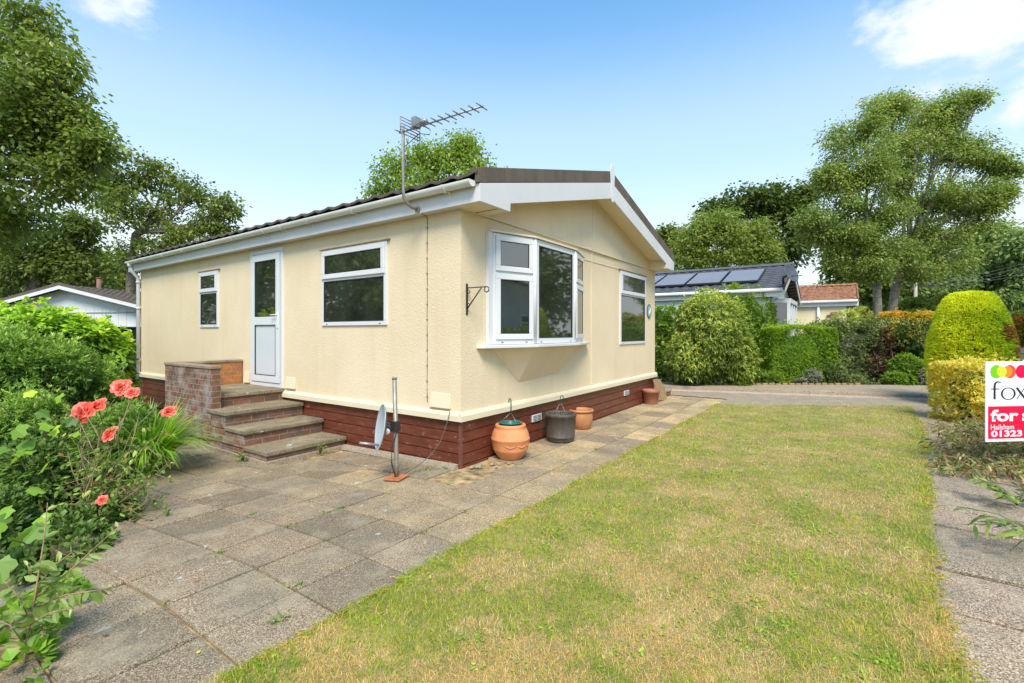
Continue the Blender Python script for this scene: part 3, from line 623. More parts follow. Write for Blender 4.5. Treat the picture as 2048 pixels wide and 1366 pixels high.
# door ---------------------------------------------------------------
mb = MB(); rect_frame(mb, PL, 3.41, 4.34, 0.60, 2.665, 0.060, -0.02, 0.022)
door = mb.build('door', M_WHITE, home, bevel=0.004); door['label'] = 'white half glazed door with narrow frame'
mb = MB(); rect_frame(mb, PL, 3.474, 4.276, 0.664, 2.60, 0.105, 0.0, 0.034)
vs = [PL(u, d, z) for z in (1.525, 1.655) for d in (0.0, 0.0335) for u in (3.579, 4.171)]; mb.add(vs, [(0, 2, 3, 1), (4, 5, 7, 6), (0, 1, 5, 4), (2, 6, 7, 3), (0, 4, 6, 2), (1, 3, 7, 5)])
leaf_ = mb.build('door_leaf', M_WHITE, door, bevel=0.004)
mb = MB(); rect_frame(mb, PL, 3.466, 4.284, 0.656, 2.608, 0.009, 0.0, 0.0225); rect_frame(mb, PL, 3.576, 4.174, 1.652, 2.498, 0.012, 0.01, 0.036); rect_frame(mb, PL, 3.576, 4.174, 0.766, 1.528, 0.010, 0.01, 0.036); mb.build('door_seal', M_SEAL, door)
mb = MB(); mb.add([PL(3.58, 0.02, 1.656), PL(4.17, 0.02, 1.656), PL(4.17, 0.02, 2.494), PL(3.58, 0.02, 2.494)], [(0, 1, 2, 3)]); mb.build('door_pane', M_GLASS, door)
mb = MB(); mb.add([PL(3.58, 0.02, 0.77), PL(4.17, 0.02, 0.77), PL(4.17, 0.02, 1.524), PL(3.58, 0.02, 1.524)], [(0, 1, 2, 3)]); mb.build('door_panel', M_PANELGREY, door)
mb = MB(); mb.box(-0.046, -0.034, 3.505, 3.535, 1.48, 1.70); mb.tube([(-0.046, 3.52, 1.67), (-0.075, 3.52, 1.67), (-0.078, 3.54, 1.67), (-0.078, 3.64, 1.668)], 0.009, 8); mb.tube([(-0.046, 3.52, 1.535), (-0.052, 3.52, 1.535)], 0.008, 10); mb.build('door_handle', M_WHITE, door, bevel=0.002)
mb = MB(); mb.box(-0.05, 0.0, 3.41, 4.34, 0.575, 0.5985); mb.build('threshold', M_SKIRT, door)
# covers, vents, seam
for y0, y1, z0, z1 in ((0.14, 0.43, 0.60, 0.755), (3.09, 3.33, 0.61, 0.77), (4.38, 4.54, 0.62, 0.80)):
    mb = MB(); mb.prism([(-0.001, y0, z0), (-0.035, y0, z0), (-0.010, y0, z1), (-0.001, y0, z1)], (0, y1-y0, 0)); mb.build('vent_hood', M_CREAMTRIM, home, bevel=0.003)
for x0 in (1.38, 4.50):
    mb = MB(); mb.box(x0, x0+0.225, -0.012, 0.004, 0.255, 0.345); v_ = mb.build('air_vent', M_PANELGREY, home, bevel=0.002)
    mb = MB()
    for r in range(4):
        for c in range(2): mb.box(x0+0.018+c*0.10, x0+0.018+c*0.10+0.085, -0.0135, -0.0122, 0.265+r*0.019, 0.274+r*0.019)
    mb.build('vent_slot', M_SEAL, v_)
mb = MB(); pts = [(-0.128, 0.50, 2.72), (-0.02, 0.492, 2.70)]+[(-0.004, 0.49+0.002*math.sin(z*9), z) for z in np.arange(2.68, 0.58, -0.12)]; mb.tube(pts, 0.0035, 6)
for z in np.arange(0.7, 2.6, 0.17): mb.box(-0.010, -0.002, 0.482, 0.498, z, z+0.008)
mb.build('aerial_cable', simple('brown_cable', (0.14, 0.09, 0.05), 0.6), home)

# ------------------------------------------------------------------ brick steps
st = thing('brick_steps', 'weathered brick steps with concrete treads and low parapet leading to the white door', 'steps', (-0.5, 3.0, -0.07))
XO = -1.03
yf = [1.93, 2.42, 2.89, 3.37]; zt_ = [0.085, 0.262, 0.436, 0.600]
def two_face(mbx, mby, x0, x1, y0, y1, z0, z1):
    # faces looking along Y use the front brick, faces looking along X the side brick
    mbx.add([(x0, y0, z0), (x1, y0, z0), (x1, y0, z1), (x0, y0, z1)], [(0, 1, 2, 3)]); mbx.add([(x0, y1, z0), (x1, y1, z0), (x1, y1, z1), (x0, y1, z1)], [(3, 2, 1, 0)])
    mby.add([(x0, y0, z0), (x0, y1, z0), (x0, y1, z1), (x0, y0, z1)], [(3, 2, 1, 0)]); mby.add([(x1, y0, z0), (x1, y1, z0), (x1, y1, z1), (x1, y0, z1)], [(0, 1, 2, 3)])
    mby.add([(x0, y0, z1), (x1, y0, z1), (x1, y1, z1), (x0, y1, z1)], [(0, 1, 2, 3)])
for k in range(4):
    mbx, mby = MB(), MB(); y1 = yf[k+1] if k < 3 else 4.60
    two_face(mbx, mby, XO+0.004*k, -0.012, yf[k]+0.02, 4.60 - 0.003*k if k == 0 else 4.60-0.003*k, -0.12+0.0 if k == 0 else zt_[k-1]-0.03, zt_[k]-0.045)
    mbx.f = mbx.f[:1]; mbx.sm = mbx.sm[:1]; mbx.v = mbx.v[:4]; mbx.build('riser', M_BRICK_X, st); mby.build('side_wall', M_BRICK_Y, st)
mb = MB(); mb.box(XO-0.012, -0.006, yf[0]+0.004, 4.62, -0.14, -0.02); mb.build('plinth', M_CONC, st, bevel=0.01)
for k in range(4):
    y1 = yf[k+1]+0.015 if k < 3 else 4.595
    x0 = XO-0.014 if k < 3 else XO+0.115
    mb = MB(); mb.box(x0, -0.010, yf[k]-0.012, y1, zt_[k]-0.045, zt_[k])
    if k < 3: mb.box(x0+0.01, -0.011, yf[k], y1, zt_[k]-0.058, zt_[k]-0.0455)
    mb.build('tread', M_TREAD, st, bevel=0.006)
mbx, mby, mbo = MB(), MB(), MB()
two_face(mbx, mby, XO, XO+0.112, 3.27, 4.72, 0.02, 0.945)
mbx.f = mbx.f[:1]; mbx.sm = mbx.sm[:1]; mbx.v = mbx.v[:4]; mby.build('parapet_side', M_BRICK_Y, st); mbx.build('parapet_end', M_BRICK_X, st)
two_face(mbo, mbo, XO+0.113, -0.02, 4.60, 4.718, 0.02, 0.945); mbo.build('parapet_back', M_BRICK_O, st)
mb = MB(); mb.box(XO-0.012, XO+0.125, 3.258, 4.735, 0.945, 0.985); mb.box(XO+0.1255, -0.012, 4.588, 4.735, 0.945, 0.983); mb.build('coping', M_COPING, st, bevel=0.008)

# ------------------------------------------------------------------ aerial on the fascia
ae = thing('tv_aerial', 'long grey television aerial on a cranked mast above the gutter', 'aerial', (-0.14, 0.50, 2.745))
M0 = np.array((-0.345, 0.50, 3.52))
mt = [(-0.14, 0.50, 2.745), (-0.22, 0.50, 2.75), (-0.29, 0.50, 2.775), (-0.33, 0.50, 2.82), (-0.345, 0.50, 2.89), (-0.345, 0.50, 3.2), (-0.345, 0.50, 3.58)]
mb = MB(); mb.tube(mt, 0.017, 12); mb.build('mast', M_GALV, ae)
mb = MB(); mb.tube([(-0.133, 0.50, 2.745), (-0.150, 0.50, 2.745)], 0.035, 16); mb.build('wall_bracket', M_GALV, ae)
B0 = at(799, 266, 5.02); B1 = at(966, 212, 4.70); B1[2] = B0[2]+0.0
B1 = at(966, 212, FPX*(B0[2]-CAM[2])/(HY-212)); bd = Vector(B1-B0).normalized(); bs_ = bd.cross(Vector((0, 0, 1))).normalized(); up = Vector((0, 0, 1))
mb = MB(); mb.tube([B0, B1], 0.009, 8); mb.build('boom', M_ALU, ae)
LB = float(np.linalg.norm(B1-B0))
for k in range(10):
    f_ = 0.02 if k == 0 else 0.22+0.085*k
    c = Vector(B0)+bd*LB*min(f_, 0.985); h_ = 0.085
    mb = MB(); mb.tube([c-bs_*h_, c-bs_*0.02], 0.006, 6); mb.tube([c-bs_*0.02, c+bs_*0.02], 0.010, 6); mb.tube([c+bs_*0.02, c+bs_*h_], 0.006, 6); mb.build('element', M_ALU, ae)
mb = MB(); c = Vector(B0)+bd*0.16
e0 = c-up*0.075; e1 = c+up*0.085
for sg in (1, -1): mb.tube([e0+bs_*0.14*sg, e1+bs_*0.14*sg], 0.005, 6)
for q in np.linspace(0, 1, 6): p = e0.lerp(e1, q); mb.tube([p+bs_*0.14, p-bs_*0.14], 0.0055, 6)
mb.build('reflector', M_ALU, ae)
mb = MB(); c = Vector(B0)+bd*0.34+up*0.035; mb.lathe([(0.0, -0.05), (0.025, -0.045), (0.035, 0), (0.025, 0.045), (0.0, 0.05)], c, 12, Matrix.Rotation(0, 3, 'X') @ bd.to_track_quat('Z', 'Y').to_matrix()); c2 = Vector(B0)+bd*0.24+up*0.05; mb.box(-0.04, 0.04, -0.03, 0.03, -0.05, 0.05, Matrix.Translation(c2)); mb.build('dipole_box', M_ALU, ae)
mb = MB(); q = Vector(B0)+bd*0.34; mb.tube([q, q+Vector((0.05, -0.05, -0.04)), q+Vector((0.03, -0.06, -0.10)), q+Vector((-0.05, 0, -0.10)), Vector(M0)+Vector((0.02, 0, -0.15))], 0.004, 6); mb.build('lead', M_SEAL, ae)

# ------------------------------------------------------------------ satellite dish on pole
sat = thing('satellite_dish', 'small grey satellite dish clamped to a leaning steel pole on a rusty plate', 'satellite dish', gnd(793, 4.62))
PB = gnd(793, 4.62); PT = at(789, 756, 4.62)
mb = MB(); a_ = math.radians(20); mb.box(-0.105, 0.105, -0.085, 0.085, 0.0, 0.010, Matrix.Translation(Vector(PB)+Vector((0, 0, 0.004))) @ Matrix.Rotation(a_, 4, 'Z')); mb.build('base_plate', M_RUST, sat, bevel=0.002)
mb = MB(); pb2 = Vector(PB)+Vector((0, 0, 0.011)); mb.tube([pb2, pb2+Vector((0, 0, 0.12)), Vector(PT)], 0.0215, 14); mb.build('pole', M_GALV, sat)
mb = MB(); mb.tube([Vector(PT)-Vector((0, 0, 0.012)), Vector(PT)+Vector((0, 0, 0.006))], 0.024, 14); mb.build('pole_cap', M_DISHB, sat)
dc = Vector(at(760, 854, 4.60)); aim = (-Vector(RT)*0.90-Vector(FW)*0.42+Vector((0, 0, 0.16))).normalized(); q = aim.to_track_quat('Z', 'Y').to_matrix()
prof = [(0.001, -0.046)]+[(0.215*k/10, -0.046+0.046*(k/10)**2) for k in range(1, 11)]+[(0.219, 0.004), (0.219, -0.003)]
back = [(0.219, -0.003)]+[(0.215*k/10, -0.054+0.046*(k/10)**2) for k in range(10, 0, -1)]+[(0.001, -0.054)]
S3 = q @ Matrix(((0.94, 0, 0), (0, 1, 0), (0, 0, 1)))
mb = MB(); mb.lathe(prof, dc, 40, S3); dish = mb.build('dish', M_DISHG, sat)
mb = MB(); mb.lathe(back, dc, 40, S3); mb.build('dish_back', M_DISHB, dish)
pole_pt = Vector(at(791, 852, 4.62)); bk = dc-aim*0.055
mb = MB(); mb.tube([bk, bk-aim*0.05], 0.045, 12); mb.tube([bk-aim*0.05, pole_pt], 0.022, 10); mb.box(-0.035, 0.035, -0.035, 0.035, -0.05, 0.05, Matrix.Translation(pole_pt)); mb.build('clamp', M_SEAL, sat, bevel=0.003)
mb = MB(); wp = Vector(at(774, 863, 4.56)); mb.lathe([(0.0, 0.012), (0.026, 0.012), (0.030, 0), (0.026, -0.012), (0, -0.012)], wp, 20, (-Vector(FW)).to_track_quat('Z', 'Y').to_matrix()); mb.build('clamp_knob', M_WHITE, sat)
mb = MB(); low = dc+(q @ Vector((0, -0.2, 0))); low = Vector(at(757, 890, 4.58)); e = Vector(at(719, 886, 4.50)); mb.tube([low, e], 0.013, 8); mb.build('feed_arm', M_ALU, sat)
mb = MB(); mb.tube([pole_pt+Vector((0.02, -0.02, -0.02)), Vector(at(784, 890, 4.56)), Vector(at(783, 925, 4.57)), Vector(at(790, 950, 4.58))], 0.006, 6); mb.build('pole_cable', M_SEAL, sat)
cb = [at(900, 822, 5.03), at(893, 850, 5.02), at(880, 885, 4.98), at(862, 910, 4.92), at(835, 932, 4.86), at(812, 946, 4.72), at(797, 956, 4.62)]
mb = MB(); mb.tube(cb, 0.0045, 6); tag(mb.build('dish_cable', simple('grey_cable', (0.09, 0.08, 0.07), 0.6), org=cb[0]), 'thin cable sagging from the vent hood down to the dish pole', 'cable')

# ------------------------------------------------------------------ pots
def hanger(p, top, r, ztop, name, label):
    h = thing(name, label, 'hanger', (p[0], p[1], ztop)); tp = Vector((p[0], p[1], top)) if not isinstance(top, Vector) else top
    for k in range(3):
        a = 2*PI*k/3+0.5; mb = MB(); mb.tube([(p[0]+r*math.cos(a), p[1]+r*math.sin(a), ztop), tp], 0.0025, 6); mb.build('wire', M_WIRE, h)
    mb = MB(); pts = [tp+Vector((0, 0, -0.02)), tp+Vector((0, 0, 0.06))]
    for t in np.linspace(0, PI*1.15, 8): pts.append(tp+Vector((RT[0]*0.018*(1-math.cos(t)), RT[1]*0.018*(1-math.cos(t)), 0.06+0.026*math.sin(t))))
    mb.tube(pts, 0.006, 8); mb.build('hook', M_GREENPL, h); return h
p = gnd(1021, 5.36)
pot = thing('terracotta_jar', 'round bellied orange terracotta jar with raised bands nearest the house corner', 'pot', p)
prof = [(0.0, 0.0), (0.125, 0.0), (0.135, 0.02), (0.165, 0.055), (0.192, 0.10), (0.198, 0.112), (0.198, 0.120), (0.205, 0.15), (0.2145, 0.215), (0.219, 0.222), (0.219, 0.232), (0.213, 0.240), (0.205, 0.28), (0.185, 0.33), (0.170, 0.350), (0.173, 0.358), (0.172, 0.378), (0.160, 0.386), (0.146, 0.388), (0.142, 0.36), (0.16, 0.30), (0.18, 0.2), (0.0, 0.19)]
mb = MB(); mb.lathe(prof, p, 48); mb.build('body', M_TERRA, pot)
mb = MB()
for a0 in (3.5, 4.15, 4.8, 5.45):
    pts = []
    for t in np.linspace(0, 1, 9): a = a0+0.5*t; r_ = 0.2095; pts.append((p[0]+r_*math.cos(a), p[1]+r_*math.sin(a), 0.175-0.018*math.sin(PI*t)))
    mb.tube(pts, 0.006, 6)
mb.build('swag', M_TERRA, pot)
gp = thing('hanging_planter', 'dark green plastic hanging planter dropped into the orange jar', 'planter', p+np.array((0, 0, 0.30)))
mb = MB(); mb.lathe([(0.0, 0.33), (0.10, 0.33), (0.120, 0.395), (0.128, 0.398), (0.134, 0.398), (0.134, 0.405), (0.120, 0.407), (0.112, 0.39), (0.095, 0.345), (0.0, 0.345)], p, 36); mb.build('bowl', M_GREENPL, gp)
tpk = Vector(at(1022, 838, 5.36)); rr_ = 0.125
for k in range(3):
    a = 2*PI*k/3+0.2; mb = MB(); mb.tube([(p[0]+rr_*math.cos(a), p[1]+rr_*math.sin(a), 0.40), tpk+Vector((0, 0, 0.07))], 0.0022, 6); mb.build('wire', M_WIRE, gp)
mb = MB(); pts = [tpk+Vector((0, 0, 0.05)), tpk+Vector((0, 0, 0.20))]
for t in np.linspace(0.3, PI*1.2, 8): pts.append(tpk+Vector((RT[0]*-0.012*(1-math.cos(t)), RT[1]*-0.012*(1-math.cos(t)), 0.20+0.03*math.sin(t))))
mb.tube(pts, 0.007, 8); mb.build('hook', M_GREENPL, gp)
p = gnd(1121, 6.23)
tub = thing('barrel_tub', 'dark brown barrel shaped tub between the two terracotta pots', 'pot', p)
mb = MB(); mb.lathe([(0.0, 0.0), (0.172, 0.0), (0.176, 0.02), (0.182, 0.055), (0.186, 0.058), (0.187, 0.070), (0.184, 0.073), (0.195, 0.2), (0.200, 0.315), (0.208, 0.320), (0.210, 0.350), (0.204, 0.362), (0.186, 0.362), (0.180, 0.34), (0.175, 0.22), (0.0, 0.22)], p, 44); mb.build('body', M_DARKTUB, tub)
mb = MB(); mb.lathe([(0, 0.225), (0.174, 0.225)], p, 30); mb.build('compost', M_SOIL, tub)
hanger(p, 0.50, 0.12, 0.30, 'basket_hanger', 'green hook on thin wires standing up out of the dark barrel tub')
p = gnd(1162, 7.02)
p3 = thing('terracotta_bowl', 'rounded glazed terracotta planter with a rolled rim behind the dark tub', 'pot', p)
mb = MB(); mb.lathe([(0.0, 0.0), (0.115, 0.0), (0.135, 0.02), (0.165, 0.09), (0.172, 0.16), (0.168, 0.225), (0.160, 0.245), (0.178, 0.250), (0.187, 0.262), (0.186, 0.278), (0.172, 0.286), (0.150, 0.280), (0.148, 0.24), (0.150, 0.16), (0.0, 0.14)], p, 44); mb.build('body', M_TERRA2, p3)
mb = MB(); mb.lathe([(0, 0.145), (0.15, 0.145)], p, 30); mb.build('compost', M_SOIL, p3)
p = gnd(1302, 9.45)
p4 = thing('plastic_pot', 'plain terracotta coloured plastic pot at the far corner of the house', 'pot', p)
mb = MB(); mb.lathe([(0.0, 0.0), (0.125, 0.0), (0.128, 0.01), (0.158, 0.22), (0.170, 0.222), (0.174, 0.275), (0.168, 0.28), (0.152, 0.278), (0.145, 0.2), (0.0, 0.2)], p, 36); mb.build('body', M_TERRA3, p4)
mb = MB(); mb.lathe([(0, 0.205), (0.145, 0.205)], p, 30); mb.build('compost', M_SOIL, p4)
# leaning stone and side step
M = Matrix.Translation((6.10, -0.23, 0.0)) @ Matrix.Rotation(math.radians(-18), 4, 'X') @ Matrix.Rotation(math.radians(8), 4, 'Y')
mb = MB(); mb.prism([M @ Vector(v) for v in ((-0.22, 0, 0.0), (0.24, 0, 0.0), (0.25, 0, 0.28), (0.12, 0, 0.47), (-0.20, 0, 0.45))], M.to_3x3() @ Vector((0, 0.05, 0))); tag(mb.build('stone_slab', M_STONE, bevel=0.008, org=(6.1, -0.2, 0)), 'brown stone slab leaning on the far corner behind the plastic pot', 'stone slab')
ss = thing('side_step', 'low brick step round the far corner of the park home', 'step', (6.9, 0.5, 0))
mbx, mby = MB(), MB(); two_face(mbx, mby, 6.35, 7.0, -0.10, 1.2, -0.1, 0.10); two_face(mbx, mby, 6.7, 7.05, 0.3, 1.2, 0.1, 0.26); mbx.build('riser', M_BRICK_X, ss); mby.build('side_wall', M_BRICK_Y, ss)
mb = MB(); mb.box(6.34, 7.02, -0.12, 0.29, 0.101, 0.135); mb.box(6.69, 7.07, 0.28, 1.2, 0.261, 0.29); mb.build('tread', M_COPING, ss, bevel=0.006)
mb = MB(); mb.tube([(6.23, 0.12, 0.62), (6.33, 0.10, 0.62), (6.35, 0.10, 0.60), (6.35, 0.10, 0.36)], 0.016, 10); mb.build('overflow_pipe', M_WHITE, home)

# bracket & plaque ---------------------------------------------------
br = thing('basket_bracket', 'black wrought iron hanging basket bracket left of the bay window', 'bracket', (0.09, 0, 1.75))
x0 = 0.09
mb = MB(); mb.box(x0-0.012, x0+0.012, -0.010, -0.001, 1.60, 1.93); mb.build('back_plate', M_IRON, br)
mb = MB(); mb.tube([(x0, -0.01, 1.885), (x0, -0.27, 1.885)]+[(x0, -0.27-0.030*math.sin(t), 1.857+0.028*math.cos(t)) for t in np.linspace(0.2, 2*PI*0.9, 12)], 0.006, 8); mb.build('arm', M_IRON, br)
mb = MB(); mb.tube([(x0, -0.01, 1.665), (x0, -0.20, 1.875)], 0.007, 8)
for zc, yc in ((1.845, -0.028), (1.70, -0.026)): mb.tube([(x0, yc+0.018*math.cos(t), zc+0.018*math.sin(t)) for t in np.linspace(0, 5.2, 12)], 0.0045, 6)
mb.build('brace', M_IRON, br)
pq = thing('wall_plaque', 'small oval teal and cream plaque between gable window and far corner', 'plaque', (5.83, 0, 1.85))
def disc(mb, cx, cz, rx, rz, y0, y1, n=28):
    mb.prism([(cx+rx*math.cos(t), y0, cz+rz*math.sin(t)) for t in np.linspace(0, 2*PI, n, endpoint=False)], (0, y1-y0, 0))
mb = MB(); disc(mb, 5.83, 1.845, 0.125, 0.145, -0.001, -0.016); mb.build('rim', simple('dark_teal', (0.06, 0.13, 0.15), 0.4), pq)
mb = MB(); disc(mb, 5.83, 1.845, 0.10, 0.12, -0.0165, -0.019); mb.build('face', simple('pale_teal', (0.30, 0.46, 0.46), 0.4, 0.2, 9), pq)
mb = MB(); mb.tube([(5.80, -0.022, 1.77), (5.82, -0.022, 1.83), (5.86, -0.022, 1.86), (5.85, -0.022, 1.92)], [0.006, 0.02, 0.014, 0.004], 8); mb.tube([(5.83, -0.022, 1.84), (5.79, -0.022, 1.88)], [0.01, 0.004], 8); mb.build('relief', simple('cream_relief', (0.6, 0.58, 0.5), 0.5), pq)

# ------------------------------------------------------------------ for sale board
sgn_o = at(1971, 804, 4.70)
sb = thing('estate_agent_board', 'white and red for sale board with a row of coloured discs', 'sign', (sgn_o[0], sgn_o[1], -0.1))
RV = (Vector(RT)*math.cos(0.10)+Vector(FW)*math.sin(0.10)).normalized(); NV = RV.cross(Vector((0, 0, 1))).normalized()   # NV towards the viewer?
if NV.dot(Vector(FW)) > 0: NV = -NV
pxm = 4.70/FPX; ztop = at(1971, 723, 4.70)[2]; zbot = at(1971, 884, 4.70)[2]
O = Vector((sgn_o[0], sgn_o[1], 0))
def SP(px_, py_, lift=0.0): return O+RV*((px_-1971)*pxm)+Vector((0, 0, ztop-(py_-723)*pxm))+NV*lift
def plate(mb, x0, y0, x1, y1, l0, l1):
    mb.prism([SP(x0, y1, l0), SP(x1, y1, l0), SP(x1, y0, l0), SP(x0, y0, l0)], NV*(l1-l0))
M_SW = simple('sign_white', (0.80, 0.81, 0.86), 0.35, 0.01); M_SR = simple('sign_red', (0.78, 0.012, 0.055), 0.35, 0.01)
mb = MB(); plate(mb, 1971, 723, 2134, 884, -0.006, 0); mb.build('panel', M_SW, sb)
mb = MB(); plate(mb, 1976.5, 813, 2129, 878, 0.0002, 0.0012); mb.build('red_field', M_SR, sb)
def sdisc(cx, cy, r, lift, col, nm):
    mb = MB(); mb.prism([SP(cx+r*math.cos(t), cy+r*math.sin(t), lift) for t in np.linspace(0, 2*PI, 36, endpoint=False)], NV*0.0004); mb.build('disc', simple(nm, col, 0.35, 0.0), sb)
sdisc(1995, 743.5, 13.4, 0.0004, (0.20, 0.56, 0.02), 'logo_green'); sdisc(2026, 743.5, 13.4, 0.0007, (0.86, 0.10, 0.04), 'logo_red'); sdisc(2013, 743.5, 10.6, 0.0010, (0.85, 0.30, 0.02), 'logo_orange') if False else None
sdisc(2020, 743.5, 11.0, 0.0012, (0.90, 0.27, 0.03), 'logo_orange'); sdisc(2006.5, 743.5, 11.0, 0.0017, (0.66, 0.78, 0.04), 'logo_yellow')
sdisc(2052, 743.5, 13.4, 0.0010, (0.78, 0.01, 0.07), 'logo_crimson')
# hand cut "fox"
M_INK = simple('sign_ink', (0.03, 0.03, 0.035), 0.4, 0.0)
mb = MB()
def stroke(pts, ws, lift=0.0004):
    n = len(pts); Lf = []; Rt = []
    for i, (x, y) in enumerate(pts):
        a = pts[max(i-1, 0)]; b = pts[min(i+1, n-1)]; dx, dy = b[0]-a[0], b[1]-a[1]; l = math.hypot(dx, dy) or 1
        Lf.append((x-dy/l*ws[i]/2, y+dx/l*ws[i]/2)); Rt.append((x+dy/l*ws[i]/2, y-dx/l*ws[i]/2))
    vs = [SP(x, y, lift+0.0006) for x, y in Lf+Rt]; fs = [(i, i+1, n+i+1, n+i) for i in range(n-1)]; mb.add(vs, fs)
stroke([(1991.2, 798.8), (1991.2, 785), (1991.2, 772), (1992.6, 767), (1996, 764.4), (2000.5, 764.0), (2005.5, 765.4)], [5.2, 4.6, 4.8, 4.6, 3.2, 2.2, 1.6])
stroke([(1982.5, 778.3), (1992, 778.0), (2002, 778.3)], [1.6, 2.0, 1.6], 0.0008)
def ring(cx, cy, rx, ry, ix, iy):
    n = 40; a = [SP(cx+rx*math.cos(t), cy+ry*math.sin(t), 0.001) for t in np.linspace(0, 2*PI, n, endpoint=False)]; b = [SP(cx+ix*math.cos(t), cy+iy*math.sin(t), 0.001) for t in np.linspace(0, 2*PI, n, endpoint=False)]
    mb.add(a+b, [(i, (i+1) % n, n+(i+1) % n, n+i) for i in range(n)])
ring(2022, 788, 16.8, 12.4, 12.4, 10.9)
stroke([(2041, 776), (2050, 787), (2061, 799)], [4.8, 4.4, 4.8]); stroke([(2060, 776), (2050, 787.5), (2041, 799)], [1.8, 1.8, 1.8], 0.0010)
mb.build('wordmark', M_INK, sb)
def sign_text(body, x0, x1, yt, yb, bold, mat, name='lettering'):
    c = bpy.data.curves.new(name, 'FONT'); c.body = body; c.size = 1; c.offset = bold
    o = bpy.data.objects.new(name, c); COL.objects.link(o); bpy.context.view_layer.update()
    me = bpy.data.meshes.new_from_object(o.evaluated_get(bpy.context.evaluated_depsgraph_get())); bpy.data.objects.remove(o, do_unlink=True)
    A = np.array([tuple(v.co) for v in me.vertices]); a, b = A.min(0), A.max(0)
    for v in me.vertices: v.co = SP(x0+(v.co.x-a[0])/(b[0]-a[0])*(x1-x0), yb-(v.co.y-a[1])/(b[1]-a[1])*(yb-yt), 0.0022)
    me.materials.clear(); return link(name, me, mat, sb)
def sign_text_old(body, x, y, h, bold, mat, wscale=1.0, name='lettering'):
    c = bpy.data.curves.new(name, 'FONT'); c.body = body; c.size = 1; c.offset = bold; c.extrude = 0.0006/(h*pxm*1.37); c.materials.append(mat)
    o = bpy.data.objects.new(name, c); COL.objects.link(o); o.parent = sb
    s = h*pxm*1.37; Mx = Matrix.Identity(4)
    Z = NV; X = RV; Y = Vector((0, 0, 1)); pos = SP(x, y, 0.0020)-sb.location
    for r in range(3): Mx[r][0] = X[r]*s*wscale; Mx[r][1] = Y[r]*s; Mx[r][2] = Z[r]*s; Mx[r][3] = pos[r]
    o.matrix_local = Mx; return o
sign_text('for', 1982, 2044.5, 819.5, 843.5, 0.035, M_SW); sign_text('sale', 2053, 2128, 819, 844, 0.035, M_SW, 'lettering'); sign_text('Hailsham', 1982.5, 2034.5, 849.5, 859.8, 0.006, M_SW); sign_text('01323', 1983, 2053, 861.5, 874.3, 0.035, M_SW)
mb = MB(); q0 = SP(2140, 884, -0.03); mb.box(-0.03, 0.03, -0.03, 0.03, -0.3, 2.1, Matrix.Translation((q0[0], q0[1], 0))); mb.build('post', simple('sign_post', (0.6, 0.58, 0.54), 0.7, 0.1), sb)

# ------------------------------------------------------------------ foliage tools
def leafcloud(name, P, D, Nn, Ln, Wd, tint, mat, parent=None, droop=0.12, core=None, org=None, shape='d'):
    """leaf blades: base P, direction D, facing Nn; lengths and widths per leaf"""
    n = len(P); Sd = unit(np.cross(D, Nn)); up_ = unit(np.cross(Sd, D)); Ln = np.broadcast_to(Ln, n)[:, None]; Wd = np.broadcast_to(Wd, n)[:, None]
    dr = np.array((0, 0, -1.0))[None, :]*Ln*droop
    if shape == 'd':
        v0 = P; v1 = P+D*Ln*0.42+Sd*Wd*0.5-up_*Wd*0.10+dr*0.3; v2 = P+D*Ln+dr*1.3; v3 = P+D*Ln*0.42-Sd*Wd*0.5-up_*Wd*0.10+dr*0.3
        Vv = np.stack([v0, v1, v2, v3], 1).reshape(-1, 3); i = np.arange(n)*4
        Ff = np.concatenate([np.c_[i, i+1, i+2], np.c_[i, i+2, i+3]]); k = 4
    else:                                            # 'o': rounder six point blade folded on the midrib
        a = [(0, 0, 0), (0.28, 0.42, -.12), (0.62, 0.46, -.14), (1, 0, 0), (0.62, -0.46, -.14), (0.28, -0.42, -.12), (0.5, 0, 0.0)]
        vs = [P+D*Ln*q[0]+Sd*Wd*q[1]+up_*Wd*q[2]+dr*q[0]**2*1.3 for q in a]
        Vv = np.stack(vs, 1).reshape(-1, 3); i = np.arange(n)*7
        Ff = np.concatenate([np.c_[i, i+1, i+6], np.c_[i+1, i+2, i+6], np.c_[i+2, i+3, i+6], np.c_[i+3, i+4, i+6], np.c_[i+4, i+5, i+6], np.c_[i+5, i, i+6]]); k = 7
    T_ = np.repeat(tint, k)
    if core is not None:
        CV, CF = core; Ff = np.r_[Ff, np.asarray(CF)+len(Vv)]; Vv = np.r_[Vv, CV]; T_ = np.r_[T_, np.full(len(CV), 0.05)]
    return npmesh(name, Vv, Ff, mat, parent, tint=T_, org=org)
def ico(center, rad, squash=0.72, res=10, lump=0.22, seed=0):
    th = np.linspace(0, PI, res); ph = np.linspace(0, 2*PI, res*2, endpoint=False)
    A = np.array([(math.sin(a)*math.cos(b), math.sin(a)*math.sin(b), math.cos(a)) for a in th for b in ph]); m = len(ph)
    R = 1-lump*fbm(A*1.7+seed, 1.3, 2)
    V_ = np.asarray(center)+A*np.asarray(rad)*squash*R[:, None]; F_ = []
    for i in range(res-1):
        for j in range(m): F_ += [(i*m+j, i*m+(j+1) % m, (i+1)*m+(j+1) % m), (i*m+j, (i+1)*m+(j+1) % m, (i+1)*m+j)]
    return V_, np.array(F_)
def merge(cs):
    V_ = []; F_ = []; k = 0
    for v, f in cs: V_.append(v); F_.append(f+k); k += len(v)
    return np.concatenate(V_), np.concatenate(F_)
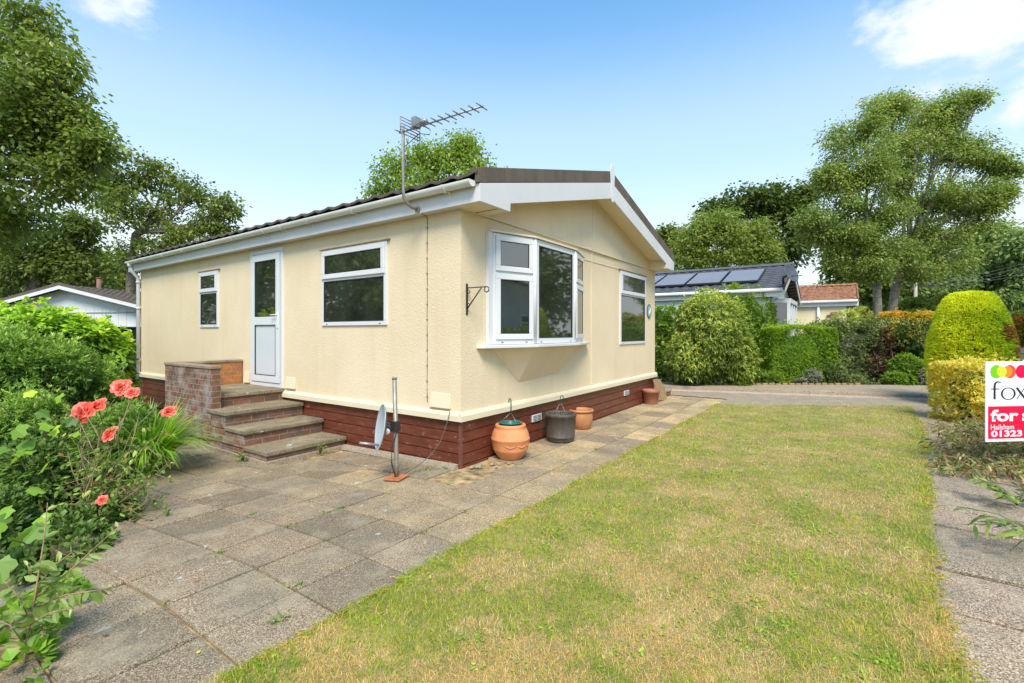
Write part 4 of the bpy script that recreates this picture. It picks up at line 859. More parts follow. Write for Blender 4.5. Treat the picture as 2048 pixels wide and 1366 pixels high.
def shrub(name, label, cat, blobs, mat, nros, per, L0, W0, lump=0.35, freq=2.2, tones=(0.0, 1.0), group=None, boxy=False, spread=0.9, seed=0, trim=0.16, core=True, uptint=0.25, stem=None, shape='d', zmin=-0.15, droop=0.12, density_front=True, tint_fn=None, base=None, flat=0.0, part='foliage', shoot=0.05, rot=0.0):
    cr_, sr_ = math.cos(rot), math.sin(rot); Rm = np.array(((cr_, -sr_, 0), (sr_, cr_, 0), (0, 0, 1)))
    """a shrub or hedge: leaf rosettes spread over lumpy ellipsoids (or rounded boxes)"""
    r = np.random.default_rng(seed+11); Ps = []; Ns = []; cores = []
    vols = np.array([b[1][0]*b[1][1]+b[1][1]*b[1][2]+b[1][0]*b[1][2] for b in blobs]); vols /= vols.sum()
    for (c, rad), wv in zip(blobs, vols):
        c = np.asarray(c, float); rad = np.asarray(rad, float); n = int(nros*wv)
        A = rvec(n, r)
        if boxy: 
            B = r.uniform(-1, 1, (n, 3)); fa = r.integers(0, 3, n); sg_ = np.where(r.random(n) < .5, -1.0, 1.0); B[np.arange(n), fa] = sg_; A = unit(np.sign(B)*np.abs(B)**3); S = B*0.45+unit(B)*0.55 if boxy == 1 else B*0.8+unit(B)*0.2
        else: S = A
        dd = 1-lump*(1-fbm(S*np.asarray(rad)+c, freq, 3)*1.25); depth = 1-trim*r.random(n)**1.5
        P = c+(S*rad*(dd*depth)[:, None]) @ Rm.T; Nn = unit(A/rad) @ Rm.T
        P = P+Nn*(np.where(r.random(n) < shoot, 0.35, 0.0)*r.random(n)*np.minimum(rad.mean(), .5))[:, None]; ok = P[:, 2] > zmin
        # drop rosettes buried inside another blob
        for (c2, r2) in blobs:
            if c2 is c or np.allclose(c2, c): continue
            q = np.linalg.norm(((P-np.asarray(c2)) @ Rm)/np.asarray(r2), axis=1); ok &= (q > 0.74)
        Ps.append(P[ok]); Ns.append(Nn[ok])
        if core:
            cv_, cf_ = ico((0, 0, 0), rad, 0.64 if not boxy else 0.78, 10, 0.25, seed); cores.append((c+cv_ @ Rm.T, cf_))
    P = np.concatenate(Ps); Nn = np.concatenate(Ns); n = len(P)
    cen = np.repeat(P, per, 0); N_ = np.repeat(Nn, per, 0); m = len(cen)
    tn = rvec(m, r); D = unit(N_*(1-flat)+tn*spread+np.array((0, 0, 0.25*(1-flat)))); up_ = unit(N_*0.6+np.array((0, 0, 0.9))+0.5*rvec(m, r))
    cl_t = fbm(cen, freq*1.3, 2); 
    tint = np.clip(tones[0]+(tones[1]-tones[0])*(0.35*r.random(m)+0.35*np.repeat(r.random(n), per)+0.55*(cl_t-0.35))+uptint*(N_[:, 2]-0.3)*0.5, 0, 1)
    if tint_fn is not None: tint = tint_fn(cen, N_, tint, r)
    lr = 0.7+0.6*r.random(m); cen = cen+rvec(m, r)*L0*0.25
    b0 = base if base is not None else np.array((blobs[0][0][0], blobs[0][0][1], -0.1))
    th_ = thing(name, label, cat, b0, group)
    leafcloud(part, cen, D, up_, L0*lr, W0*lr, tint, mat, th_, droop, merge(cores) if cores else None, shape=shape)
    if stem is not False:
        mb = MB(); 
        for (c, rad) in blobs[:6]:
            for k in range(3):
                q = np.array(c)+np.array(rad)*0.55*rvec(1, r)[0]*np.array((1, 1, .6)); b_ = np.array((c[0]+r.normal(0, .08), c[1]+r.normal(0, .08), -0.15)); mid = (q+b_)/2+r.normal(0, .06, 3)
                mb.tube([b_, mid, q], [0.022, 0.014, 0.006], 6)
        mb.build('stems', M_BARK, th_)
    return th_
RROT = math.atan2(float(RT[1]), float(RT[0]))
def B(x, y, d, rx, ry, dep=None):
    """blob from a picture position: centre column/row, distance, half width and half height in pixels, depth in metres"""
    k = d/FPX*math.cos(math.atan((x-CX)/FPX)); dep = dep if dep is not None else rx*k
    return (at(x, y, d), (rx*k, max(dep, 0.05), ry*d/FPX))
def tree(name, label, base, blobs, trunk_r, mat, bark, ncl, per, L0, W0, clr=0.35, seed=0, group='trees', twigs=10, fork=0.35, tones=(0, 1), trunk_pts=None, coreless=True, droop=0.25, cflat=0.55, shape='d', lean=0.0, sub=3):
    r = np.random.default_rng(seed+101); base = np.asarray(base, float)
    th_ = thing(name, label, 'tree', base, group)
    top = np.mean([b[0] for b in blobs], axis=0); zt = min(b[0][2]-b[1][2]*0.5 for b in blobs)
    fk = trunk_pts[-1] if trunk_pts else base+np.array(((top[0]-base[0])*0.35, (top[1]-base[1])*0.35, (top[2]-base[2])*fork))
    mb = MB(); tp = [base]+(list(trunk_pts[:-1]) if trunk_pts else [base+(fk-base)*0.5+r.normal(0, 0.05, 3)*np.array((1, 1, 0))])+[fk]
    leader = top+np.array((0, 0, max(b[1][2] for b in blobs)*0.35)); tp2 = tp+[fk+(leader-fk)*0.5+r.normal(0, .15, 3), leader]
    rs = [trunk_r*1.15]+[trunk_r*(1-0.10*i) for i in range(1, len(tp))]+[trunk_r*0.5, trunk_r*0.15]
    mb.tube(tp2, rs, 12)
    cls = []; vols = np.array([b[1][0]*b[1][1]*b[1][2] for b in blobs])**0.75; vols /= vols.sum()
    for (c, rad), wv in zip(blobs, vols):
        c = np.asarray(c); rad = np.asarray(rad)
        tpar = r.random()*0.75; st_ = fk+(leader-fk)*tpar if c[2] > fk[2]+0.3 else fk; mid = st_*0.45+c*0.55+np.array((0, 0, -0.10*np.linalg.norm(c-st_)))+r.normal(0, .12, 3)
        r1 = trunk_r*0.38*(1-0.4*tpar); mb.tube([st_, mid, c], [r1, r1*0.65, r1*0.3], 7)
        for k in range(twigs):
            e = c+rad*rvec(1, r)[0]*(0.55+0.45*r.random()); m_ = c*0.5+e*0.5+r.normal(0, .08, 3)*rad; s0 = mid+(c-mid)*r.random()
            mb.tube([s0, m_, e], [r1*0.32, r1*0.2, r1*0.07], 5, cap=False)
            for q in range(sub):
                f = m_+(e-m_)*r.random(); g = f+rad*rvec(1, r)[0]*0.35; mb.tube([f, g], [r1*0.12, r1*0.05], 4, cap=False); cls.append((g, rad))
            cls.append((e, rad))
        n = int(ncl*0.8*wv); A = rvec(n, r)*(r.random(n)**0.42)[:, None]; Q = c+A*rad
        keep = fbm(Q, 1.6/max(clr*2.2, .2)*0.6, 2) > 0.52
        for q in Q[keep]: cls.append((q, rad))
    mb.build('trunk', bark, th_, smooth_all=True)
    C = np.array([c[0] for c in cls]); n = len(C); cen = np.repeat(C, per, 0); m = len(cen)
    off = r.normal(size=(m, 3))*clr*np.array((1, 1, cflat)); P = cen+off*0.55
    D = unit(off+0.7*rvec(m, r)*clr+np.array((0, 0, -0.1))); up_ = unit(rvec(m, r)*0.8+np.array((0, 0, 0.8)))
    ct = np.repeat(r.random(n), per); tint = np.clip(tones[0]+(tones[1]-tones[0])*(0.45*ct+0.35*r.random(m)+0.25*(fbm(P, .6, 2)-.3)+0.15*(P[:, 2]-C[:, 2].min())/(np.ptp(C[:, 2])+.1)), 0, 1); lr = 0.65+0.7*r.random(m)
    leafcloud('crown', P, D, up_, L0*lr, W0*lr, tint, mat, th_, droop, shape=shape)
    return th_

G = lambda a, b, c: [(0.0, a), (0.5, b), (1.0, c)]
ML_OAK = leafmat('oak_leaf', G((0.035, 0.065, 0.014), (0.085, 0.125, 0.026), (0.17, 0.22, 0.045)), 0.45, 0.30)
ML_MAPLE = leafmat('sycamore_leaf', G((0.036, 0.068, 0.014), (0.10, 0.15, 0.03), (0.21, 0.27, 0.06)), 0.42, 0.34)
ML_MAPLE2 = leafmat('rusty_sycamore_leaf', [(0, (0.05, 0.09, 0.022)), (0.5, (0.125, 0.185, 0.048)), (0.85, (0.24, 0.30, 0.085)), (1, (0.36, 0.22, 0.09))], 0.42, 0.34)
ML_LIGHT = leafmat('fresh_leaf', G((0.07, 0.11, 0.022), (0.15, 0.205, 0.045), (0.26, 0.32, 0.09)), 0.45, 0.38)
ML_BIRCH = leafmat('poplar_leaf', G((0.05, 0.10, 0.018), (0.14, 0.215, 0.035), (0.27, 0.36, 0.07)), 0.4, 0.38)
ML_FAR = leafmat('far_tree_leaf', G((0.05, 0.08, 0.03), (0.11, 0.16, 0.055), (0.19, 0.25, 0.085)), 0.6, 0.3, gain=2.2)
ML_CONIF = leafmat('dark_conifer', G((0.022, 0.045, 0.020), (0.04, 0.075, 0.028), (0.07, 0.12, 0.04)), 0.6, 0.2)

# ------------------------------------------------------------------ trees
def bl(lst, d, depk=0.9):
    cs = lambda x: 0.25+0.83*math.cos(math.atan((x-CX)/FPX))
    return [(at(x, y, d+dd), (rx*cs(x)*d/FPX, rx*cs(x)*d/FPX*depk, ry*d/FPX*1.0)) for (x, y, rx, ry, dd) in lst]
tree('sycamore_tree', 'large overhanging leafy tree with dense crown filling the upper left corner', gnd(-150, 10.5, -0.15), bl([(-60, 110, 150, 130, 0), (60, 60, 70, 80, 0.3), (30, 210, 120, 90, -.4), (120, 215, 85, 70, 0), (150, 290, 80, 60, .3), (60, 330, 130, 90, -.3), (165, 350, 65, 50, 0), (20, 420, 110, 60, 0), (-80, 280, 140, 130, .4), (-60, 440, 120, 60, .5), (200, 290, 45, 32, 0), (95, 130, 60, 60, 0)], 10.5), 0.24, ML_MAPLE, M_BARK, 3300, 22, 0.108, 0.068, 0.28, 1, twigs=12, trunk_pts=[at(-130, 560, 10.5), at(-110, 440, 10.5)])
tree('oak_tree', 'spreading open oak with sky showing through behind the long gutter', gnd(262, 24, -0.15), bl([(255, 340, 60, 42, 0), (330, 365, 55, 42, .6), (395, 385, 50, 35, 0), (450, 415, 34, 28, 0), (250, 420, 55, 50, -.5), (320, 440, 60, 50, .4), (390, 450, 50, 38, 0), (290, 510, 60, 40, 0), (355, 495, 45, 30, 0), (215, 370, 40, 40, .5), (440, 450, 25, 18, 0)], 24), 0.24, ML_OAK, M_BARK, 1150, 18, 0.155, 0.11, 0.36, 2, twigs=10, trunk_pts=[at(262, 560, 24), at(272, 470, 24)])
tree('broadleaf_tree', 'dark tree under the big overhanging crown, behind the white bungalow roof', gnd(60, 27, -0.15), bl([(60, 500, 70, 45, 0), (130, 490, 60, 40, 0), (10, 540, 60, 50, 0), (110, 550, 80, 35, .5), (175, 545, 45, 40, 0), (160, 450, 40, 30, 0), (-30, 480, 70, 60, 0)], 27), 0.4, ML_OAK, M_BARK, 1300, 16, 0.22, 0.16, 0.5, 3, trunk_pts=[at(64, 585, 27), at(75, 530, 27)], tones=(0, .75))
tree('broadleaf_tree', 'pale leafy tree between the bungalow flue and the gutter end', gnd(235, 34, -0.15), bl([(200, 520, 40, 35, 0), (240, 540, 45, 40, 0), (225, 580, 50, 40, 0), (150, 570, 50, 30, 0)], 34), 0.3, ML_LIGHT, M_BARK, 800, 14, 0.24, 0.17, 0.5, 4, tones=(0, .5))
tree('broadleaf_tree', 'dark thicket tree at the left edge behind the hedge', gnd(-30, 33, -0.15), bl([(0, 575, 60, 30, 0), (-60, 560, 80, 60, 0), (60, 580, 40, 20, 0)], 33), 0.3, ML_CONIF, M_BARK, 700, 14, 0.24, 0.17, 0.5, 5)
tree('poplar_tree', 'bright green tree showing above the roof behind the aerial', gnd(880, 17, -0.15), bl([(790, 345, 42, 36, 0), (850, 325, 42, 44, 0), (905, 312, 42, 42, 0), (950, 330, 36, 40, 0), (880, 375, 90, 40, 0), (985, 365, 34, 28, 0), (765, 385, 36, 24, 0), (930, 290, 22, 22, 0), (1010, 395, 40, 20, 0)], 17), 0.2, ML_BIRCH, M_BARK, 1500, 14, 0.105, 0.075, 0.24, 6, twigs=14, cflat=1.1, tones=(0, 1))
tree('ash_tree', 'small dark tree just past the gable eaves', gnd(1330, 44, -0.15), bl([(1330, 470, 26, 18, 0), (1320, 510, 40, 36, 0), (1360, 490, 24, 24, 0)], 44), 0.3, ML_OAK, M_BARK, 700, 14, 0.27, 0.2, 0.55, 7)
tree('lime_tree', 'rounded pale green tree behind the solar panels', gnd(1440, 30, -0.15), bl([(1430, 450, 55, 36, 0), (1390, 490, 45, 42, 0), (1455, 490, 60, 46, -.5), (1505, 465, 42, 30, 0), (1500, 515, 55, 30, 0), (1410, 525, 60, 30, 0), (1530, 500, 30, 26, 0)], 30), 0.3, ML_LIGHT, M_BARK2, 2000, 18, 0.19, 0.11, 0.5, 8, cflat=.35, tones=(0, .72))
tree('oak_tree', 'dark green oak rising behind the pale rounded tree', gnd(1560, 37, -0.15), bl([(1500, 400, 50, 32, 0), (1555, 395, 42, 32, 0), (1440, 425, 36, 30, 0), (1595, 440, 30, 55, 0), (1550, 440, 50, 45, .5), (1570, 500, 50, 42, 0), (1610, 385, 20, 14, 0), (1460, 450, 40, 40, 1)], 37), 0.4, ML_OAK, M_BARK, 2100, 16, 0.27, 0.2, 0.58, 9, tones=(-.15, .55))
g2 = 'pair of tall trees on the right'
tree('sycamore_tree', 'left hand one of the two tall trees, with limbs reaching over the red roof', gnd(1757, 21, 0.2), bl([(1690, 290, 55, 45, 0), (1735, 240, 50, 45, 0), (1680, 360, 60, 40, 0), (1740, 330, 60, 60, -.5), (1665, 420, 62, 34, 0), (1620, 440, 34, 22, 0), (1700, 470, 70, 28, 0), (1760, 420, 60, 50, 0), (1790, 210, 36, 30, 0), (1650, 470, 40, 18, 0), (1745, 500, 60, 30, 0), (1805, 500, 40, 34, 0), (1740, 540, 55, 24, -.4), (1660, 510, 34, 22, 0), (1785, 290, 45, 40, 0), (1650, 355, 26, 20, 0)], 21), 0.18, ML_MAPLE2, M_BARK2, 3300, 28, 0.105, 0.070, 0.40, 10, group=g2, trunk_pts=[at(1755, 610, 21), at(1752, 530, 21)], cflat=.45, twigs=12)
tree('sycamore_tree', 'right hand one of the two tall trees, its crown reaching the right edge', gnd(1786, 22, 0.2), bl([(1845, 240, 60, 45, 0), (1905, 220, 50, 34, 0), (1870, 310, 70, 50, 0), (1930, 300, 60, 40, 0), (1840, 390, 70, 50, 0), (1930, 390, 70, 42, 0), (1990, 325, 34, 20, 0), (2020, 340, 24, 16, 0), (1965, 440, 50, 30, 0), (1880, 470, 60, 35, 0), (1950, 200, 26, 18, 0), (1835, 300, 50, 40, -.6), (1985, 400, 30, 22, 0), (1830, 480, 50, 30, 0), (1840, 535, 60, 26, -.5), (1900, 520, 50, 24, 0), (1800, 350, 40, 50, 0), (2000, 380, 26, 20, 0), (1880, 250, 40, 36, .5)], 22), 0.20, ML_MAPLE2, M_BARK2, 4000, 28, 0.110, 0.073, 0.40, 11, group=g2, trunk_pts=[at(1785, 615, 22), at(1800, 530, 22)], cflat=.45, twigs=12)
bgt = 'background trees beyond the lane'
tree('broadleaf_tree', 'dense tree behind the red tiled bungalow', gnd(1700, 38, -0.15), bl([(1690, 530, 48, 38, 0), (1740, 510, 50, 40, 0), (1680, 575, 45, 28, 0), (1740, 570, 60, 36, 0), (1800, 540, 50, 40, 0)], 38), 0.35, ML_OAK, M_BARK, 2000, 16, 0.28, 0.2, 0.6, 12, group=bgt, tones=(0, .9))
tree('broadleaf_tree', 'dark tree behind the telegraph pole', gnd(1840, 44, -0.15), bl([(1830, 540, 60, 46, 0), (1860, 590, 60, 36, 0), (1800, 590, 50, 34, 0), (1900, 550, 50, 40, 0)], 44), 0.35, ML_FAR, M_BARK, 1800, 16, 0.32, 0.22, 0.65, 13, group=bgt, tones=(0, .6))
tree('broadleaf_tree', 'pale topped tree above the gold conifer', gnd(1945, 46, -0.15), bl([(1930, 490, 60, 40, 0), (1980, 480, 55, 36, 0), (1960, 540, 80, 46, 0), (1910, 580, 50, 40, 0), (1990, 590, 60, 40, 0)], 46), 0.4, ML_FAR, M_BARK, 2400, 16, 0.33, 0.22, 0.65, 14, group=bgt, tones=(.1, .9))
tree('broadleaf_tree', 'tall tree cut by the right edge of the view', gnd(2050, 42, -0.15), bl([(2040, 490, 45, 34, 0), (2060, 545, 60, 46, 0), (2030, 600, 50, 40, 0), (2100, 500, 70, 70, 0)], 42), 0.4, ML_FAR, M_BARK, 1900, 16, 0.32, 0.22, 0.65, 15, group=bgt, tones=(0, .7))
for k, (x, d) in enumerate(((1700, 66), (1770, 62), (1880, 64), (2000, 60), (2110, 62))):
    tree('broadleaf_tree', ['far dark tree seen low between the tall trees and the red roof', 'far dark tree seen low behind the two grey trunks', 'far dark tree seen low behind the pole wires', 'far dark tree seen low over the gold conifer', 'far dark tree seen low at the right edge'][k], gnd(x, d, -0.15), bl([(x-40, 600, 50, 40, 0), (x+30, 590, 60, 46, 0), (x, 630, 80, 34, 0)], d), 0.4, ML_CONIF, M_BARK, 700, 16, 0.5, 0.36, 0.9, 30+k, group=bgt, twigs=6)
for k_, (a_, b_) in enumerate(((-6.8, 11.0), (-6.6, 17.5), (-5.4, 22.0))):
    tree('broadleaf_tree', ['dark garden tree mirrored in the wide window', 'dark garden tree mirrored in the door glass', 'dark garden tree mirrored in the narrow window'][k_], (a_, b_, -0.15), [(np.array((a_+x, b_+y, z)), (1.7, 1.9, 1.5)) for x, y, z in ((0, 0, 1.6), (-.8, 1.2, 3.0), (.3, -1.2, 2.9), (-.5, .3, 4.6))], 0.2, ML_OAK, M_BARK, 900, 14, 0.2, 0.14, 0.45, 50+k_, twigs=6)
# trees and a bungalow that stand outside the frame and show in the window glass
tree('broadleaf_tree', 'tall garden tree across the way mirrored in the window by the door', (-10, 13, -0.15), [(np.array(c, float), (2.0, 2.0, 1.6)) for c in ((-10, 13, 3.4), (-11.5, 12, 4.6), (-9, 14.5, 4.8), (-12.5, 15, 3.6))], 0.25, ML_OAK, M_BARK, 700, 14, 0.26, 0.18, 0.5, 40, twigs=6)
shrub('hedge', 'tall garden hedge mirrored in the long wall windows', 'hedge', [((-8.2, 9.5, 0.8), (1.0, 4.5, 1.5)), ((-9.5, 17.5, 1.0), (1.0, 4.0, 1.8))], ML_OAK, 2600, 5, 0.2, 0.1, seed=60)
shrub('hedge', 'boundary hedge mirrored in the bay window', 'hedge', [((4.0, -9.0, 0.5), (4.0, 0.8, 1.1)), ((11.5, -9.4, 0.5), (3.6, 0.8, 1.1))], ML_MAPLE, 2600, 5, 0.2, 0.1, seed=61)
tree('broadleaf_tree', 'tall spreading tree mirrored in the middle bay light', (21, -13, -0.15), [(np.array(c, float), (3.4, 3.2, 2.8)) for c in ((20, -12, 3.4), (22, -14, 7), (18, -12.5, 6.5), (26, -16, 5), (25, -15, 9), (15.5, -11.5, 3.6))], 0.3, ML_OAK, M_BARK, 1500, 14, 0.3, 0.2, 0.6, 42, twigs=6)
tree('broadleaf_tree', 'garden tree mirrored in the bay window', (10, -12, -0.15), [(np.array(c, float), (2.2, 2.0, 1.6)) for c in ((10, -12, 3.2), (11.5, -13, 4.6), (8.3, -12.5, 4.6), (13.5, -12, 3.6))], 0.25, ML_OAK, M_BARK, 700, 14, 0.26, 0.18, 0.5, 41, twigs=6)

# ------------------------------------------------------------------ neighbouring bungalows
M_GTILE = simple('slate_grey_tile', (0.085, 0.088, 0.098), 0.6, 0.2, 3)
M_RTILE = simple('red_brown_tile', (0.20, 0.085, 0.048), 0.8, 0.5, 9, col2=(0.34, 0.16, 0.085))
M_LTILE = simple('old_brown_grey_tile', (0.15, 0.12, 0.10), 0.85, 0.35, 5)
M_WWALL = simple('white_render', (0.70, 0.71, 0.71), 0.7, 0.04, 2, 40, 0.2)
M_CWALL = simple('cream_render', (0.80, 0.68, 0.44), 0.8, 0.05, 1.5, 40, 0.3)
def bungalow(label, x0, y0, w_, l_, zsk, ze, za, wallm, tilem, vergem, courses=12, ov=0.35, name='bungalow', win=True):
    """gable faces -Y, long wall faces -X"""
    b = thing(name, label, 'house', (x0, y0, -0.15)); ap = x0+w_/2; s = (za-ze)/(w_/2)
    mb = MB(); mb.prism([(x0, y0, -0.15), (x0+w_, y0, -0.15), (x0+w_, y0, ze), (ap, y0, za), (x0, y0, ze)], (0, l_, 0)); mb.build('wall', wallm, b)
    mb = MB(); rw = MB()
    for sg in (-1, 1):
        for k in range(courses):
            u0 = -0.14+(w_/2+0.14)*k/courses; u1 = -0.14+(w_/2+0.14)*(k+1)/courses+0.02
            ys = np.arange(y0-ov, y0+l_+ov, 0.06); top = []; bot = []
            for y in ys:
                wv = 0.016*math.cos(2*PI*y/0.30); X0, X1 = (x0+u0, x0+u1) if sg < 0 else (2*ap-x0-u0, 2*ap-x0-u1)
                top.append((X0, y, ze+0.05+u0*s+0.05+wv)); bot.append((X1, y, ze+0.05+u1*s+0.012+wv))
            n = len(ys); low = [(t[0], t[1], t[2]-0.045) for t in top]
            mb.add(top+bot+low, [(i, i+1, n+i+1, n+i) for i in range(n-1)]+[(i, i+1, 2*n+i+1, 2*n+i) for i in range(n-1)])
    rf = mb.build('roof', tilem, b)
    mb = MB(); mb.prism([(ap-0.10, y0-ov, za+0.08), (ap, y0-ov, za+0.16), (ap+0.10, y0-ov, za+0.08)], (0, l_+2*ov, 0)); mb.build('ridge', tilem, rf)
    for sg in (-1, 1):
        f = (lambda x: x) if sg < 0 else (lambda x: 2*ap-x)
        mb = MB(); mb.prism([(f(x0-0.14), y0-ov-0.03, ze-0.02), (f(ap), y0-ov-0.03, za+0.01), (f(ap), y0-ov-0.03, za+0.13), (f(x0-0.14), y0-ov-0.03, ze+0.11)], (0, 0.04, 0)); mb.build('verge', vergem, rf)
        mb = MB(); mb.prism([(f(x0-0.12), y0-ov-0.02, ze-0.20), (f(ap), y0-ov-0.02, za-0.17), (f(ap), y0-ov-0.02, za+0.008), (f(x0-0.12), y0-ov-0.02, ze-0.022)], (0, 0.022, 0)); mb.build('bargeboard', M_WHITE, b)
        mb = MB(); mb.box(min(f(x0-0.12), f(x0-0.10)), max(f(x0-0.12), f(x0-0.10)), y0-ov+0.003, y0+l_+ov, ze-0.20, ze+0.01); mb.build('fascia', M_WHITE, b)
        mb = MB(); mb.tube([(f(x0-0.18), y0-ov, ze-0.02), (f(x0-0.18), y0+l_+ov, ze-0.02)], 0.055, 10); mb.build('gutter', M_WHITE, b)
    return b, ap, s
nb2, ap2, s2 = bungalow('pale bungalow with slate grey tiles and solar panels beyond the gable', 11.45, -1.55, 6.0, 14.0, 0, 2.62, 3.58, M_WWALL, M_GTILE, M_TILE, 11)
M_SOLAR = simple('solar_glass', (0.19, 0.182, 0.20), 0.4, 0.05, 1, spec=0.8)
M_SOLF = simple('solar_frame', (0.015, 0.015, 0.018), 0.4, 0.0)
for k in range(7):
    y0 = -1.20+k*1.07; ua, ub = 0.50, 2.15
    z = lambda u: 2.62+0.05+u*s2+0.13
    sp_ = [(11.45+ua, y0, z(ua)), (11.45+ua, y0+1.03, z(ua)), (11.45+ub, y0+1.03, z(ub)), (11.45+ub, y0, z(ub))]
    mb = MB(); mb.prism(sp_, (0, 0, -0.045)); so_ = mb.build('solar_panel', M_SOLF, nb2)
    mb = MB(); e = 0.03; mb.add([(11.45+ua+e, y0+e, z(ua+e)+0.004), (11.45+ua+e, y0+1.03-e, z(ua+e)+0.004), (11.45+ub-e, y0+1.03-e, z(ub-e)+0.004), (11.45+ub-e, y0+e, z(ub-e)+0.004)], [(0, 3, 2, 1)]); mb.build('solar_glass', M_SOLAR, so_)
# conservatory style front on its gable
mb = MB()
for x in (11.6, 12.3, 13.0, 13.8): mb.box(x, x+0.09, -2.05, -1.97, 0.2, 2.25)
mb.box(11.6, 13.89, -2.06, -1.96, 2.25, 2.37); mb.box(11.6, 13.89, -2.06, -1.96, 0.8, 0.9); mb.box(11.6, 11.69, -1.96, -1.56, 2.25, 2.37); mb.build('bay_frame', M_WHITE, nb2)
mb = MB(); mb.box(11.66, 13.85, -2.0, -1.56, 0.9, 2.25); mb.build('bay_glass', M_GLASS, nb2); mb = MB(); mb.box(11.66, 13.85, -2.0, -1.56, -0.1, 0.799); mb.build('bay_base', M_WWALL, nb2)
mb = MB(); mb.add([(11.45-0.002, 1.2, 1.1), (11.45-0.002, 2.6, 1.1), (11.45-0.002, 2.6, 2.1), (11.45-0.002, 1.2, 2.1)], [(3, 2, 1, 0)]); mb.build('window', M_GLASS, nb2)
# its dish
dd = thing('satellite_dish', 'large grey satellite dish on the gable end of the grey roofed bungalow', 'satellite dish', at(1566, 556, 13.3))
dc = Vector(at(1583, 545, 12.9)); aim = (-Vector(FW)*0.75+Vector(RT)*0.40+Vector((0, 0, 0.33))).normalized(); q = aim.to_track_quat('Z', 'Y').to_matrix(); R0 = 0.27
mb = MB(); mb.lathe([(0.001, -0.06)]+[(R0*k/8, -0.06+0.06*(k/8)**2) for k in range(1, 9)]+[(R0+.004, -0.005)]+[(R0*k/8, -0.07+0.06*(k/8)**2) for k in range(8, 0, -1)]+[(0.001, -0.07)], dc, 32, q); mb.build('dish', simple('dark_dish', (0.08, 0.09, 0.105), 0.4, 0.1), dd)
mb = MB(); mb.tube([dc-aim*0.06, Vector(at(1566, 556, 13.3)), Vector(at(1567, 575, 13.35))], 0.03, 8); mb.tube([Vector(at(1565, 553, 13.2)), dc+aim*0.3+Vector((0, 0, -0.22))], 0.012, 6); mb.build('arm', M_SEAL, dd)
q3 = at(1716, 596, 17.8)
nb3, ap3, s3 = bungalow('cream bungalow with red brown tiled roof beyond the mixed hedge', float(q3[0])+0.14, float(q3[1])+0.35, 5.2, 12, 0, 2.62, 3.34, M_CWALL, M_RTILE, M_RTILE, 9)
xx, yy = float(q3[0])+0.14, float(q3[1])+0.35
mb = MB(); mb.tube([(xx-0.06, yy+0.9, 2.55), (xx-0.06, yy+0.9, 0)], 0.05, 8); mb.build('downpipe', M_WHITE, nb3)
mb = MB(); mb.box(xx-0.05, xx-0.002, yy+0.28, yy+0.50, 1.95, 2.2); mb.box(xx-0.06, xx-0.002, yy+0.5, yy+0.62, 2.02, 2.10); mb.build('wall_lamp', M_RTILE, nb3)
mb = MB()
for k in range(6): mb.box(xx+0.3+k*0.35, xx+0.34+k*0.35, yy-1.4, yy-1.36, 0.3, 1.3)
mb.tube([(xx+0.3, yy-1.38, 1.3), (xx+2.2, yy-1.38, 1.3)], 0.03, 6); mb.tube([(xx+0.3, yy-1.38, 1.3), (xx+0.02, yy-0.2, 1.75)], 0.03, 6); mb.build('white_railing', M_WHITE, nb3)
# white bungalow on the left: its gable faces the camera
q1 = at(118, 566, 21.5)
nb1 = thing('bungalow', 'white boarded bungalow with old brown roof behind the left hedge', 'house', gnd(118, 21.5, -0.15))
ux = Vector(RT)*0.992-Vector(FW)*0.13; ux.normalize(); uy = Vector((-ux.y, ux.x, 0)); A0 = Vector((q1[0], q1[1], 0))
def W1(a, b, z): return A0+ux*a+uy*b+Vector((0, 0, z))
za, hw, ze1 = q1[2]-0.12, 4.25, 2.58
mb = MB(); mb.prism([W1(-hw+.3, 0.45, -.15), W1(hw-.3, .45, -.15), W1(hw-.3, .45, ze1), W1(0, .45, za-.06), W1(-hw+.3, .45, ze1)], uy*10); mb.build('wall', M_WWALL, nb1)
mb = MB()
for a in np.arange(-hw+.5, hw-.3, 0.42): mb.prism([W1(a, 0.449, 0), W1(a+0.012, 0.449, 0), W1(a+0.012, 0.449, ze1-0.05), W1(a, 0.449, ze1-0.05)], -uy*0.004)
mb.prism([W1(-hw+.4, 0.448, ze1-.28), W1(hw-.3, .448, ze1-.28), W1(hw-.3, .448, ze1-.24), W1(-hw+.4, .448, ze1-.24)], -uy*0.03); mb.build('board_joint', simple('shadow_gap', (0.35, 0.36, 0.36), 0.7), nb1)
mb = MB(); sl1 = (za-ze1)/hw
for sg in (-1, 1):
    for k in range(16):
        t0, t1 = k/16, (k+1)/16+0.004
        bs = np.arange(0, 11, 0.11); n = len(bs)
        up0 = [W1(sg*hw*(1-t0), b_, ze1+(za-ze1)*t0+0.085+0.014*math.cos(b_*2*PI/0.3)) for b_ in bs]; dn = [W1(sg*hw*(1-t1), b_, ze1+(za-ze1)*t1+0.05+0.014*math.cos(b_*2*PI/0.3)) for b_ in bs]; lo = [p_-Vector((0, 0, 0.05)) for p_ in up0]
        mb.add(up0+dn+lo, [(i, i+1, n+i+1, n+i) for i in range(n-1)]+[(i, i+1, 2*n+i+1, 2*n+i) for i in range(n-1)])
rf1 = mb.build('roof', M_LTILE, nb1)
